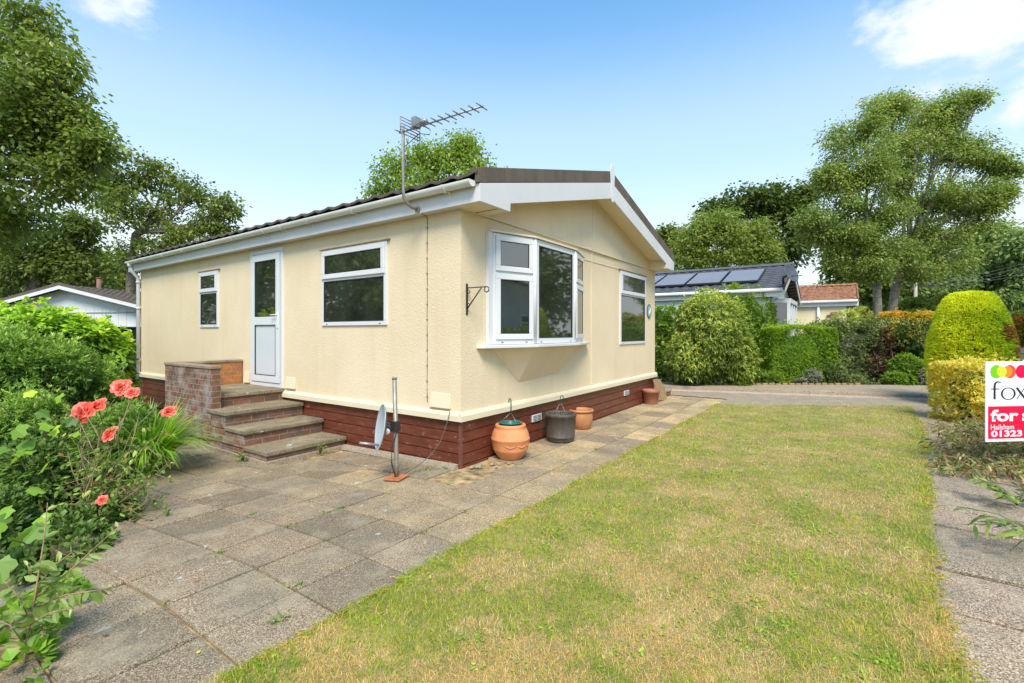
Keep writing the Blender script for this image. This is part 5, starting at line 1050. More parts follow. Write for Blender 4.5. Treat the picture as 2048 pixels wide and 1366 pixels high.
for sg in (-1, 1):
    mb = MB(); mb.prism([W1(sg*hw, -0.02, ze1-0.0), W1(0, -0.02, za+0.02), W1(0, -0.02, za+0.15), W1(sg*hw, -0.02, ze1+0.12)], uy*0.05); mb.build('verge', M_VERGE, rf1)
    mb = MB(); mb.prism([W1(sg*hw, -0.01, ze1-0.17), W1(0, -0.01, za-0.15), W1(0, -0.01, za+0.018), W1(sg*hw, -0.01, ze1-0.002)], uy*0.03); mb.build('bargeboard', M_WHITE, nb1)
mb = MB(); c = Vector(at(198, 590, 26)); c.z = 0; mb.tube([c+Vector((0, 0, 2.9)), c+Vector((0, 0, 4.35))], 0.11, 12); mb.tube([c+Vector((0, 0, 4.35)), c+Vector((0, 0, 4.4))], 0.13, 12); mb.build('flue', simple('clay_flue', (0.22, 0.12, 0.09), 0.8), rf1)
# lean-to wall between the white bungalow and the park home
M_LEAN = simple('brown_felt_board', (0.10, 0.085, 0.075), 0.85, 0.2, 4)
lt = thing('shed', 'dark brown boarded shed between the left hedge and the downpipe', 'shed', gnd(250, 13.5, -0.15))
a0, a1 = gnd(212, 13.8), gnd(300, 13.8); zt1 = at(250, 656, 13.8)[2]; v = Vector(a1-a0)
mb = MB(); mb.prism([Vector(a0)+Vector((0, 0, -.15)), Vector(a1)+Vector((0, 0, -.15)), Vector(a1)+Vector((0, 0, zt1)), Vector(a0)+Vector((0, 0, zt1))], Vector(FW)*2); mb.build('wall', M_LEAN, lt)
mb = MB(); n = 60
pts = [Vector(a0)+v*(i/n)-Vector(FW)*0.12+Vector((0, 0, zt1+0.02*math.cos(i*2.1))) for i in range(n+1)]; p2 = [p_+Vector(FW)*2.3 for p_ in pts]; p3 = [p_+Vector((0, 0, 0.015)) for p_ in pts]; p4_ = [p_+Vector((0, 0, 0.015)) for p_ in p2]
mb.add(pts+p2+p3+p4_, [(i, i+1, n+1+i+1, n+1+i) for i in range(n)]+[(2*n+2+i, 2*n+3+i, 3*n+3+i+1, 3*n+3+i) for i in range(n)]+[(i, i+1, 2*n+3+i, 2*n+2+i) for i in range(n)]); mb.build('roof', M_LEAN, lt)
# bungalow across the lane that the bay glass mirrors
bungalow('pale bungalow across the lane mirrored in the bay window', 1.2, -16, 6.0, 3.5, 0, 2.6, 3.5, simple('pale_grey_render', (0.55, 0.56, 0.58), 0.7), M_GTILE, M_TILE, 6)
fw_ = [o for o in bpy.data.objects if o.get('label', '').startswith('pale bungalow across')][0]
for x_ in (2.3, 4.9):
    mb = MB(); rect_frame(mb, lambda u, d, z: (u, -12.5+d, z), x_, x_+1.0, 1.0, 2.1, 0.07, 0.0, 0.04); mb.box(x_, x_+1.0, -12.5, -12.462, 1.75, 1.81); wf_ = mb.build('window', M_WHITE, fw_); mb = MB(); mb.box(x_+.07, x_+.93, -12.499, -12.49, 1.07, 2.03); mb.build('pane', M_SEAL, wf_)

# ------------------------------------------------------------------ fence, pole, wires, far things
fo = thing('fence', 'orange brown wooden fence beside the grey tree trunk', 'fence', gnd(1745, 24))
mb = MB(); a0, a1 = gnd(1716, 24), gnd(1780, 24); v = Vector(a1-a0); z1 = at(1740, 618, 24)[2]
for k in range(9): 
    z = 0.1+k*0.27
    if z+0.25 < z1+0.2: mb.prism([Vector(a0)+Vector((0, 0, z)), Vector(a1)+Vector((0, 0, z)), Vector(a1)+Vector((0, 0, z+0.255)), Vector(a0)+Vector((0, 0, z+0.255))], Vector(FW)*(0.03+0.01*(k % 2)))
mb.build('panel', simple('orange_wood', (0.42, 0.17, 0.06), 0.8, 0.3, 6), fo)
mb = MB(); mb.box(-.05, .05, -.05, .05, 0, z1+0.1, Matrix.Translation(Vector(a0))); mb.build('fence_post', M_BARK, fo)
pp = thing('telegraph_pole', 'short grey wooden pole carrying the overhead wires', 'pole', gnd(1831, 34))
mb = MB(); pb = gnd(1831, 34); zt = at(1831, 560, 34)[2]; mb.tube([pb, (pb[0], pb[1], zt)], [0.12, 0.10], 10); mb.build('post', simple('grey_pole', (0.40, 0.36, 0.30), 0.8, 0.2, 4), pp)
wr = 'overhead wires from the pole'
for k, (ya, yb, da) in enumerate(((562, 518, 18), (565, 526, 18), (569, 535, 19), (572, 541, 19))):
    a = at(1831, ya, 34); b_ = at(2080, yb, da); c0 = at(1600, ya+1, 52); pts = []
    for t in np.linspace(0, 1, 16): pts.append(a+(b_-a)*t-np.array((0, 0, 0.25*4*t*(1-t))))
    pre = [c0+(a-c0)*t-np.array((0, 0, 0.3*4*t*(1-t))) for t in np.linspace(0, 1, 8)][:-1]
    mb = MB(); mb.tube(pre+pts, 0.012, 5); tag(mb.build('overhead_wire', simple('wire_grey', (0.25, 0.25, 0.24), 0.6), org=a), ['topmost of the four overhead wires', 'second overhead wire from the top', 'third overhead wire from the top', 'lowest of the four overhead wires'][k], 'wire', wr)
mb = MB(); a0, a1 = gnd(2000, 34), gnd(2120, 34); v = Vector(a1-a0)
mb.prism([Vector(a0)+Vector((0, 0, 0)), Vector(a1)+Vector((0, 0, 0)), Vector(a1)+Vector((0, 0, 2.9)), Vector(a0)+Vector((0, 0, 2.9))], Vector(FW)*0.3)
tag(mb.build('garden_wall', simple('dark_brown_wall', (0.12, 0.09, 0.085), 0.9, 0.2, 2), org=a0), 'dark wall across the lane at the right edge', 'wall')

# ------------------------------------------------------------------ shrubs on the right
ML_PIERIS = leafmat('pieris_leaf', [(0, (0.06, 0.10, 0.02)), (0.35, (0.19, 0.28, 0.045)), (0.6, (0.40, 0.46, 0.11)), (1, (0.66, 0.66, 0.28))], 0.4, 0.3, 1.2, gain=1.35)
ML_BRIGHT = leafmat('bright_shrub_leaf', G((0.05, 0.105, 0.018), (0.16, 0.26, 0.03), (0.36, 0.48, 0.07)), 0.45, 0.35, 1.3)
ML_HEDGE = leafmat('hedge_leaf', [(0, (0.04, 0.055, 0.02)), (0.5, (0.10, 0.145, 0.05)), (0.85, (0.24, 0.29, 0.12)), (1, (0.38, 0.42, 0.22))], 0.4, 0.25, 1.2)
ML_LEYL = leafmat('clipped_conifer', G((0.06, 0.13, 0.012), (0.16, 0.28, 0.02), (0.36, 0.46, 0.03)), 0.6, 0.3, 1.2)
ML_MAROON = leafmat('maroon_leaf', G((0.03, 0.014, 0.014), (0.085, 0.035, 0.03), (0.17, 0.09, 0.06)), 0.45, 0.25, 1.2)
ML_VAR = leafmat('variegated_leaf', [(0, (0.03, 0.08, 0.02)), (0.45, (0.07, 0.14, 0.03)), (0.55, (0.50, 0.44, 0.10)), (1, (0.78, 0.62, 0.20))], 0.4, 0.3, 1.1, gain=1.1)
ML_GOLD = leafmat('golden_privet_leaf', [(0, (0.06, 0.14, 0.02)), (0.18, (0.14, 0.24, 0.03)), (0.28, (0.58, 0.44, 0.05)), (0.7, (0.84, 0.62, 0.11)), (1, (0.95, 0.76, 0.32))], 0.42, 0.35, 1.0, gain=1.25)
ML_CYP = leafmat('golden_cypress', [(0, (0.16, 0.05, 0.025)), (0.12, (0.22, 0.09, 0.03)), (0.16, (0.10, 0.20, 0.015)), (0.5, (0.28, 0.42, 0.02)), (0.8, (0.58, 0.66, 0.03)), (1, (0.80, 0.78, 0.05))], 0.6, 0.35, 1.1, gain=1.25)
ML_SPIR = leafmat('spiraea_leaf', [(0, (0.25, 0.30, 0.03)), (0.5, (0.60, 0.50, 0.06)), (1, (0.75, 0.33, 0.08))], 0.5, 0.35, 1.0, gain=1.1)
ML_RED = leafmat('red_shrub_leaf', [(0, (0.22, 0.25, 0.04)), (0.5, (0.45, 0.30, 0.05)), (1, (0.62, 0.10, 0.06))], 0.5, 0.35, 1.0, gain=1.1)
ML_SILVER = leafmat('silver_leaf', G((0.12, 0.15, 0.12), (0.26, 0.29, 0.25), (0.50, 0.52, 0.50)), 0.6, 0.2, 1.0, gain=1.1)
ML_WILT = leafmat('wilted_leaf', [(0, (0.05, 0.09, 0.02)), (0.4, (0.14, 0.19, 0.05)), (0.62, (0.28, 0.29, 0.13)), (0.8, (0.30, 0.17, 0.08)), (1, (0.20, 0.09, 0.05))], 0.6, 0.3, 1.1)
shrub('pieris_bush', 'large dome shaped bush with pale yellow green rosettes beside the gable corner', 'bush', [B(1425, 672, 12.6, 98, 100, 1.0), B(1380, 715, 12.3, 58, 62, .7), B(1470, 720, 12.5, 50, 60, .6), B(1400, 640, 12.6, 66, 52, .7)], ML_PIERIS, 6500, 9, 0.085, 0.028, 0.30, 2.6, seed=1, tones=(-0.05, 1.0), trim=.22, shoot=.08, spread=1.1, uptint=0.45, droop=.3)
shrub('bright_shrub', 'bright green shrub with upright tips behind the pale domed bush', 'bush', [B(1500, 640, 13.9, 50, 74, .8), B(1525, 690, 13.7, 34, 70, .6), B(1470, 610, 14.1, 34, 44, .5), B(1515, 735, 13.6, 40, 40, .5)], ML_BRIGHT, 3000, 7, 0.11, 0.030, 0.4, 2.2, seed=2, uptint=.5)
shrub('laurel_bush', 'glossy green bush squeezed between the house corner and the domed bush', 'bush', [B(1328, 650, 14.2, 26, 42, .6), B(1325, 720, 14.0, 26, 60, .6), B(1350, 690, 13.9, 26, 80, .5)], ML_BRIGHT, 1700, 7, 0.10, 0.04, 0.35, 2.2, seed=3, tones=(0, .75), uptint=.35)
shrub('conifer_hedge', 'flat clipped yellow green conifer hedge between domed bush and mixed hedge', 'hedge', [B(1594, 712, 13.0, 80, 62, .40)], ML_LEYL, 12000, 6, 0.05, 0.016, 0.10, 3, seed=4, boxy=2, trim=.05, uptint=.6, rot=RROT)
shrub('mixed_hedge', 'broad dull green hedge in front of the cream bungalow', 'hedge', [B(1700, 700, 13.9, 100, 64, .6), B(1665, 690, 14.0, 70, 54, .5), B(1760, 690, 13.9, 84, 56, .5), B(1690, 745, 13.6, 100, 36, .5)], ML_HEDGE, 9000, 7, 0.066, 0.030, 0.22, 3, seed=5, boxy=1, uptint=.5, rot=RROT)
shrub('maroon_shrub', 'dark maroon leaved shrub growing through the mixed hedge', 'bush', [B(1770, 688, 13.35, 30, 34, .35), B(1745, 730, 13.3, 30, 26, .3)], ML_MAROON, 420, 7, 0.055, 0.028, 0.4, 3, seed=6, core=False)
shrub('variegated_shrub', 'green and yellow variegated shrub at the end of the mixed hedge', 'bush', [B(1835, 690, 13.2, 62, 50, .5), B(1800, 672, 13.4, 54, 32, .4), B(1860, 725, 13.2, 34, 50, .4)], ML_VAR, 3200, 7, 0.065, 0.030, 0.3, 3, seed=7)
shrub('small_green_shrub', 'small rounded fresh green shrub before the variegated one', 'bush', [B(1812, 742, 12.6, 38, 36, .42), B(1800, 760, 12.5, 34, 20, .4)], ML_BRIGHT, 1300, 7, 0.07, 0.03, 0.35, 3, seed=8, tones=(0, .8), uptint=.4)
shrub('wispy_shrub', 'wispy pale shrub poking above the hedge before the cream bungalow', 'bush', [B(1695, 640, 14.2, 46, 20, .4), B(1720, 632, 14.3, 22, 22, .3)], ML_PIERIS, 420, 7, 0.09, 0.024, 0.4, 3, seed=9, core=False, tones=(.2, .9))
shrub('silver_plant', 'silvery low plant at the foot of the conifer hedge', 'plant', [B(1625, 752, 12.6, 24, 14, .22), B(1602, 765, 12.5, 16, 9, .15)], ML_SILVER, 420, 7, 0.06, 0.02, 0.3, 4, seed=10, core=False, stem=False)
shrub('silver_plant', 'silvery plant squeezed between small shrub and gold conifer', 'plant', [B(1853, 752, 12.2, 12, 16, .15)], ML_SILVER, 260, 7, 0.06, 0.02, 0.3, 4, seed=12, core=False, stem=False)
shrub('low_shrub', 'low dull green border shrub in front of the mixed hedge', 'bush', [B(1660, 745, 12.9, 46, 26, .4), B(1710, 765, 12.8, 50, 16, .35)], ML_HEDGE, 1300, 7, 0.055, 0.025, 0.35, 3, seed=13, tones=(.1, 1.0))
shrub('low_shrub', 'low leafy border shrub below the bright green one', 'bush', [B(1540, 760, 12.7, 34, 20, .35), B(1480, 768, 12.4, 40, 14, .3)], ML_BRIGHT, 900, 7, 0.07, 0.03, 0.35, 3, seed=14, tones=(0, .6))
shrub('spiraea_row', 'low yellow and orange leaved row behind the hedges', 'bush', [B(1790, 634, 17.5, 40, 10, .5), B(1850, 636, 17.0, 50, 12, .5)], ML_SPIR, 1000, 7, 0.10, 0.04, 0.3, 3, seed=15, uptint=.3)
shrub('far_hedge', 'long green hedge beyond the yellow row and under the pole', 'hedge', [B(1830, 622, 24, 60, 26, .8), B(1890, 612, 25, 60, 24, .8), B(1830, 640, 23, 40, 22, .8)], ML_LIGHT, 2600, 6, 0.16, 0.08, 0.3, 1.5, seed=16, tones=(0, .5))
shrub('red_shrub', 'red and yellow shrub by the road at the right edge', 'bush', [B(2050, 662, 17, 40, 30, .7)], ML_RED, 900, 7, 0.11, 0.05, 0.25, 3, seed=17, uptint=.8)
shrub('lane_hedge', 'dark hedge beyond the road at the right edge', 'hedge', [B(2060, 640, 30, 70, 20, 1.0)], ML_OAK, 900, 6, 0.2, 0.1, seed=18)
# border ground cover
n = 2600; tt = rng.random(n); P = np.stack([at(1330+540*t, HY, 12.55+0.35*rng.random()) for t in tt]); P[:, 2] = -0.02+0.10*rng.random(n)**2
D = unit(rvec(n)+np.array((0, 0, .8))); o = leafcloud('border_planting', P, D, rvec(n), 0.06+0.07*rng.random(n), 0.018, rng.random(n), ML_HEDGE); tag(o, 'ground cover weeds and lavender along the far flower border', 'ground cover', kind='stuff')
# border edging stones
for k in range(2): pass
ed = MB()
for k in range(26):
    a = at(1385+k*13.2, HY, 12.30); ed.box(-0.07, 0.07, -0.03, 0.03, -0.05, 0.105+0.008*math.sin(k*2.3), Matrix.Translation((a[0], a[1], 0)) @ Matrix.Rotation(-0.95+0.05*math.sin(k), 4, 'Z'))
tag(ed.build('border_edging', M_STONE, bevel=0.02, org=at(1550, HY, 12.3)*np.array((1, 1, 0))), 'scalloped concrete edging along the far flower border', 'edging')
# golden cypress: flat topped cone
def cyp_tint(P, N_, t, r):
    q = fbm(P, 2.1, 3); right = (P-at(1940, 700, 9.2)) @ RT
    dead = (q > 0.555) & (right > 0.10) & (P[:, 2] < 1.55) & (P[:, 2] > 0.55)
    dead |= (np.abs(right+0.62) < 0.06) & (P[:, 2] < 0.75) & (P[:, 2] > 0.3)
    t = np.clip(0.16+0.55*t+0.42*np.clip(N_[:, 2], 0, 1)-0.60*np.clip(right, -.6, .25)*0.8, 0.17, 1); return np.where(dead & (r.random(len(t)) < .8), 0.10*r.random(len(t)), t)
def cone_tree():
    r = np.random.default_rng(5); n = 15000; h = r.random(n)**0.85; a = r.random(n)*2*PI; hb, ht = 0.02, 2.17
    def Rz(h): return 0.66*np.interp(h, [0, .09, .39, .51, .67, .83, .95, .99, 1.0], [0.60, 0.84, 0.96, 0.93, 0.84, 0.70, 0.54, 0.42, 0.05])
    k = int(n*0.12); h[:k] = 0.93+0.07*np.sqrt(r.random(k)); 
    c = at(1940, HY, 9.25); R = Rz(h)*(0.92+0.14*fbm(np.c_[np.cos(a)*2, np.sin(a)*2, h*6], 1.2, 3)); R[:k] = R[:k]*np.sqrt(r.random(k))
    P = np.c_[c[0]+R*np.cos(a), c[1]+R*np.sin(a), hb+(ht-hb)*h+0.05*(fbm(np.c_[np.cos(a)*R*4, np.sin(a)*R*4, h], 1, 2)-.5)]
    Nn = unit(np.c_[np.cos(a), np.sin(a), 0.25+1.6*np.clip(h-.8, 0, .2)*5]); per = 7
    cen = np.repeat(P, per, 0); N_ = np.repeat(Nn, per, 0); m = len(cen); D = unit(N_*0.8+rvec(m, r)*0.7+np.array((0, 0, .35)))
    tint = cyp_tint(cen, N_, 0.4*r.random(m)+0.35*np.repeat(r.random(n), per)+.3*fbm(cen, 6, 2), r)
    th_ = thing('golden_conifer', 'flat topped golden green conifer with brown dead patches', 'conifer', (c[0], c[1], -0.1))
    ring_ = []; zs = np.linspace(0, 1, 14); A = np.linspace(0, 2*PI, 24, endpoint=False)
    CV = np.array([(c[0]+float(Rz(z))*0.90*math.cos(a_), c[1]+float(Rz(z))*0.90*math.sin(a_), hb+(ht-hb)*z*0.985) for z in zs for a_ in A]); CF = []
    for i in range(13):
        for j in range(24): CF += [(i*24+j, i*24+(j+1) % 24, (i+1)*24+(j+1) % 24), (i*24+j, (i+1)*24+(j+1) % 24, (i+1)*24+j)]
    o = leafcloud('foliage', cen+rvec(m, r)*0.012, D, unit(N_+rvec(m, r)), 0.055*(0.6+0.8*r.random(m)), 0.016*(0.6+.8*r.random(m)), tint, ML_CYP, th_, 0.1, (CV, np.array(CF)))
    mb = MB(); mb.tube([(c[0], c[1], -0.15), (c[0], c[1], 1.2)], [0.07, 0.04], 8); mb.build('trunk', M_BARK, th_)
cone_tree()
shrub('golden_privet', 'square clipped golden yellow privet behind the for sale board', 'hedge', [B(1945, 788, 7.55, 72, 70, .45), B(2040, 800, 7.3, 80, 70, .45), B(2020, 850, 6.9, 60, 50, .3)], ML_GOLD, 9500, 7, 0.042, 0.017, 0.16, 4, seed=20, boxy=2, rot=RROT, tones=(.12, 1.15), uptint=.2, tint_fn=lambda P, N_, t, r: np.where((np.linalg.norm((P-at(1902, 742, 7.25))*np.array((1, 1, 1)), axis=1) < 0.17) & (r.random(len(t)) < .85), 0.12*r.random(len(t)), np.clip(t+.08, 0, 1)))
# wilted cuttings heap and weeds by the path
def heap():
    r = np.random.default_rng(9); th_ = thing('cuttings_heap', 'heap of wilted cut plants spilling onto the path under the for sale board', 'plant heap', gnd(1985, 4.9)); Ps = []; Ds = []; mbt = MB()
    for k in range(300):
        x = 1895+190*r.random(); d = 4.65+2.0*r.random(); b_ = gnd(x, d, 0.01+(0.16 if d > 4.95 else 0.05)*r.random()*min(1, (x-1880)/90)); dr_ = unit(np.array([r.normal(), r.normal(), 0.10+0.25*r.random()])); ln = 0.18+0.30*r.random(); e = b_+dr_*ln
        if (e[1] > -4.0-0.02*(e[0])): e[1] = -4.05; 
        mid = (b_+e)/2+np.array((0, 0, 0.05)); mbt.tube([b_, mid, e], [0.004, 0.003, 0.0015], 5, cap=False)
        for q in range(15):
            t = r.random(); p_ = b_+(e-b_)*t+np.array((0, 0, 0.05*4*t*(1-t)*.5)); Ps.append(p_); Ds.append(unit(dr_*0.6+r.normal(size=3)*0.7+np.array((0, 0, -0.1))))
    P = np.array(Ps); D = np.array(Ds); n = len(P); P[:, 2] = np.maximum(P[:, 2], 0.005)
    leafcloud('leaves', P, D, unit(rvec(n, r)+np.array((0, 0, .7))), 0.065*(.5+r.random(n)), 0.020*(.6+.8*r.random(n)), np.clip(r.random(n)*.8+0.35*(r.random(n) < .2)+.1*np.clip(0.15-P[:, 2], 0, 1)*5, 0, 1), ML_WILT, th_, .35, shape='o'); mbt.build('stems', M_TWIGB, th_)
heap()
n = 5200; xx_ = 0.3+7.6*rng.random(n); P = np.c_[xx_, edge_r(xx_)-0.70-0.85*rng.random(n)**1.4, np.zeros(n)]; P[:, 2] = -0.01+0.05*rng.random(n); P[:, 1] += 0.12*(vnoise(np.c_[xx_*4, xx_*0, xx_*0])-.5)
o = leafcloud('bed_cover', P, unit(rvec(n)+np.array((0, 0, .5))), unit(rvec(n)*.7+np.array((0, 0, .8))), 0.03+0.04*rng.random(n), 0.014, rng.random(n)*.9, ML_WILT, shape='o'); tag(o, 'low ground cover and litter in the bed beside the right hand path', 'ground cover', kind='stuff')
ML_LAWNWEED = leafmat('lawn_weed_leaf', G((0.08, 0.17, 0.02), (0.16, 0.28, 0.035), (0.30, 0.40, 0.07)))
ML_WEED = leafmat('weed_leaf', G((0.04, 0.08, 0.018), (0.10, 0.17, 0.03), (0.20, 0.27, 0.06)), 0.45, 0.3, 1.2)
def sprig(name, label, base, dirs, lf, wf, mat, r, per=16, ln=0.35, leafn=1):
    th_ = thing(name, label, 'plant', base); mb = MB(); Ps = []; Ds = []
    for d0 in dirs:
        d0 = unit(np.array(d0, float)); e = np.asarray(base)+d0*ln; mid = (np.asarray(base)+e)/2+np.array((0, 0, ln*0.12)); mb.tube([base, mid, e], [0.006, 0.004, 0.002], 6)
        for k in range(per):
            t = 0.15+0.85*(k+1)/per; p_ = (1-t)**2*np.asarray(base)+2*t*(1-t)*mid+t*t*e; sdv = unit(np.cross(d0, (0, 0, 1))); Ps.append(p_); Ds.append(unit(d0*0.7+sdv*(1 if k % 2 else -1)*0.9+r.normal(0, .25, 3)))
    P = np.array(Ps); D = np.array(Ds); n = len(P); leafcloud('leaves', P, D, unit(rvec(n, r)*.5+np.array((0, 0, 1))), lf*(.6+.6*r.random(n)), wf*(.6+.6*r.random(n)), r.random(n), mat, th_, .3, shape='o'); mb.build('stem', M_TWIG, th_); return th_
r9 = np.random.default_rng(19)
sprig('trailing_plant', 'long leaved green stem trailing over the path edge at right', at(2085, 1120, 3.1)*np.array((1, 1, 0))+np.array((0, 0, .08)), [(-.3, .5, .1), (-.5, .6, .25), (.1, .8, .2), (-.6, .3, .15)], 0.14, 0.028, ML_WEED, r9, 9, 0.42)
sprig('trailing_plant', 'bushy green weed on the path edge below the for sale board', gnd(2035, 3.9), [(-.3, .5, .4), (-.5, .6, .6), (.1, .8, .5), (-.6, .3, .3), (.3, -.3, .5), (-.2, -.5, .6)], 0.10, 0.035, ML_WEED, r9, 12, 0.32)
sprig('trailing_plant', 'low green weed on the path before the golden privet', gnd(1905, 7.0), [(-.5, .5, .3), (-.8, .2, .3), (-.2, .8, .3), (-.6, -.3, .3)], 0.07, 0.03, ML_WEED, r9, 9, 0.20)

# ------------------------------------------------------------------ left flower bed
ML_VINE = leafmat('vine_leaf', [(0, (0.04, 0.10, 0.018)), (0.45, (0.17, 0.32, 0.035)), (0.85, (0.40, 0.55, 0.06)), (1, (0.60, 0.42, 0.10))], 0.42, 0.38, 1.25)
ML_JAS = leafmat('small_hedge_leaf', G((0.04, 0.09, 0.02), (0.15, 0.27, 0.05), (0.38, 0.50, 0.16)), 0.45, 0.32, 1.2)
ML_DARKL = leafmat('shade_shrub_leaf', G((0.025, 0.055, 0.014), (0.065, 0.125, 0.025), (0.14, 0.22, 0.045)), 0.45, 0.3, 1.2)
shrub('climber', 'leafy bright green climber arching over the top of the left hedge', 'climber', [B(60, 655, 7.6, 110, 44, .7), B(160, 672, 7.9, 80, 40, .7), B(220, 705, 8.2, 42, 44, .6), B(236, 770, 8.4, 30, 60, .4), B(-60, 650, 7.4, 90, 50, .7)], ML_VINE, 3200, 6, 0.11, 0.060, 0.45, 2.4, seed=21, trim=.3, shoot=.15, spread=1.0, shape='o', uptint=.6, droop=.3)
shrub('mixed_hedge', 'mixed small leaved hedge filling the left edge behind the roses', 'hedge', [B(20, 730, 6.4, 110, 86, .8), B(120, 750, 6.8, 90, 78, .7), B(195, 780, 7.1, 60, 66, .6), B(60, 850, 5.8, 110, 80, .6), B(-80, 780, 6.0, 110, 130, .7)], ML_JAS, 13000, 7, 0.062, 0.020, 0.50, 3.4, seed=22, trim=.32, shoot=.16, uptint=.55, tones=(0, .95))
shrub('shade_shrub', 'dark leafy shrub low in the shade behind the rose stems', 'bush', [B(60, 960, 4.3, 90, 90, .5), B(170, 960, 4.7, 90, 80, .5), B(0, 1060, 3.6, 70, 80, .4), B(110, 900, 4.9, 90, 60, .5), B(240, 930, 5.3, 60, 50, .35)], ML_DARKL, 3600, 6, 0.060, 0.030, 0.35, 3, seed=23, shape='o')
# lobed leaf plants
def lobed(center, D, Nn, s):
    pts = []
    spec = [(0, .0), (0.14, 16), (0.62, -9), (0.46, 4)]
    prof = [(-155, .40), (-130, .72), (-108, .60), (-84, .80), (-66, .92), (-50, .80), (-38, .66), (-22, .86), (-10, .92), (0, 1.05), (10, .92), (22, .86), (38, .66), (50, .80), (66, .92), (84, .80), (108, .60), (130, .72), (155, .40)]
    Sd = np.cross(D, Nn); Sd /= np.linalg.norm(Sd)+1e-9; up_ = np.cross(Sd, D)
    vs = [center]
    for a, r_ in prof:
        a = math.radians(a); q = center+D*s*(0.15+0.62*r_*math.cos(a))+Sd*s*0.62*r_*math.sin(a)-up_*s*0.16*r_*abs(math.sin(a)) - np.array((0, 0, 1))*s*0.15*r_*max(0, math.cos(a)); vs.append(q)
    fs = [(0, i, i+1) for i in range(1, len(prof))]; return vs, fs
def lobed_plant(name, label, base, spots, mat, r, tone=(0, 1)):
    th_ = thing(name, label, 'plant', base); V_ = []; F_ = []; T_ = []; mb = MB()
    for (p_, s) in spots:
        nrm = unit(-FW*0.55+np.array((0, 0, 0.75))+r.normal(0, .25, 3)); d0 = unit(np.cross(nrm, r.normal(size=3))); d0[2] -= 0.35; d0 = unit(d0)
        vs, fs = lobed(p_, d0, nrm, s); b_ = len(V_); V_ += vs; F_ += [tuple(b_+i for i in f) for f in fs]; t = tone[0]+(tone[1]-tone[0])*r.random(); T_ += [t]*len(vs)
        q_ = p_+FW*0.10+np.array((0, 0, -.12))+r.normal(0, .02, 3); m_ = (p_+q_)/2+np.array((0, 0, .02)); mb.tube([q_, m_, p_], [0.006, 0.004, 0.002], 5, cap=False)
    npmesh('leaves', V_, F_, mat, th_, tint=T_); mb.build('stems', M_TWIG, th_)
r4 = np.random.default_rng(44)
sp = [(at(x+r4.normal(0, 9), y+r4.normal(0, 9), d+r4.normal(0, .06)), s) for x, y, d, s in ((45, 880, 3.5, .13), (20, 850, 3.4, .12), (85, 860, 3.5, .10), (120, 850, 3.6, .10), (55, 905, 3.4, .12), (30, 920, 3.3, .11), (75, 815, 3.7, .10), (130, 800, 3.8, .09), (5, 800, 3.6, .12), (60, 770, 3.9, .09), (95, 925, 3.5, .10), (150, 870, 3.6, .09), (-20, 900, 3.3, .13), (140, 830, 3.7, .09))]
lobed_plant('sycamore_seedling', 'plant with lobed yellow green leaves at the left edge beside the roses', gnd(40, 3.6, -.1), sp, ML_VINE, r4, (.0, .75))
sp = [(at(x+r4.normal(0, 6), y+r4.normal(0, 6), d+r4.normal(0, .06)), s) for x, y, d, s in ((20, 1010, 2.9, .10), (60, 985, 3.0, .10), (10, 1040, 2.8, .11), (80, 1050, 2.8, .14), (30, 1085, 2.6, .15), (110, 1030, 2.9, .10), (0, 1120, 2.6, .13), (-30, 1060, 2.7, .14), (60, 1150, 2.7, .09))]
lobed_plant('sycamore_seedling', 'large lobed green leaves low at the left edge', gnd(30, 2.8, -.1), sp, ML_VINE, r4, (.05, .5))
# strappy day lily
def lily():
    r = np.random.default_rng(6); c = gnd(292, 5.0, -0.12); th_ = thing('daylily_clump', 'clump of arching strap leaved green blades beside the brick steps', 'plant', c); V_ = []; F_ = []; T_ = []
    for k in range(1000):
        a = r.random()*2*PI; ln = 0.62+0.42*r.random(); o0 = c+np.array((math.cos(a)*0.13*r.random(), math.sin(a)*0.13*r.random(), 0)); side = (math.cos(a)*RT[0]+math.sin(a)*RT[1])
        tilt = 0.25+0.75*r.random(); w_ = 0.007+0.006*r.random(); dh = np.array((math.cos(a), math.sin(a), 0)); sd = np.array((-math.sin(a), math.cos(a), 0)); t = r.random(); b_ = len(V_); ns = 7
        for i in range(ns):
            u = i/(ns-1); h = ln*(u*math.cos(tilt*0.5)-0.62*tilt*u*u*u); o_ = ln*math.sin(tilt)*(u**1.35)*0.92; ww = w_*(1-u**2.5)+0.0005; p_ = o0+dh*o_+np.array((0, 0, max(h, -0.02))); V_ += [p_-sd*ww, p_+sd*ww]; T_ += [t, t]
        for i in range(ns-1): F_.append((b_+2*i, b_+2*i+1, b_+2*i+3, b_+2*i+2))
    npmesh('blades', V_, F_, leafmat('daylily_blade', G((0.06, 0.14, 0.018), (0.15, 0.31, 0.03), (0.30, 0.48, 0.06)), .35, .35, 1.2, .5), th_, tint=T_, smooth=True)
lily()
shrub('daisy_bush', 'feathery small leaved bush with white specks below the rose', 'bush', [B(262, 840, 4.9, 48, 46, .3), B(275, 850, 5.2, 40, 34, .3), B(215, 855, 4.7, 44, 40, .3)], ML_JAS, 1300, 8, 0.045, 0.011, 0.4, 4, seed=24, core=False, tones=(0, .75))
shrub('ivy_patch', 'dark ivy creeping at the patio edge under the rose', 'ivy', [((-2.65, 1.45, -0.02), (0.30, 0.25, 0.12)), ((-2.9, 0.95, -0.02), (0.30, 0.3, 0.12))], ML_DARKL, 700, 5, 0.045, 0.030, 0.3, 5, seed=25, shape='o', core=False, stem=False)
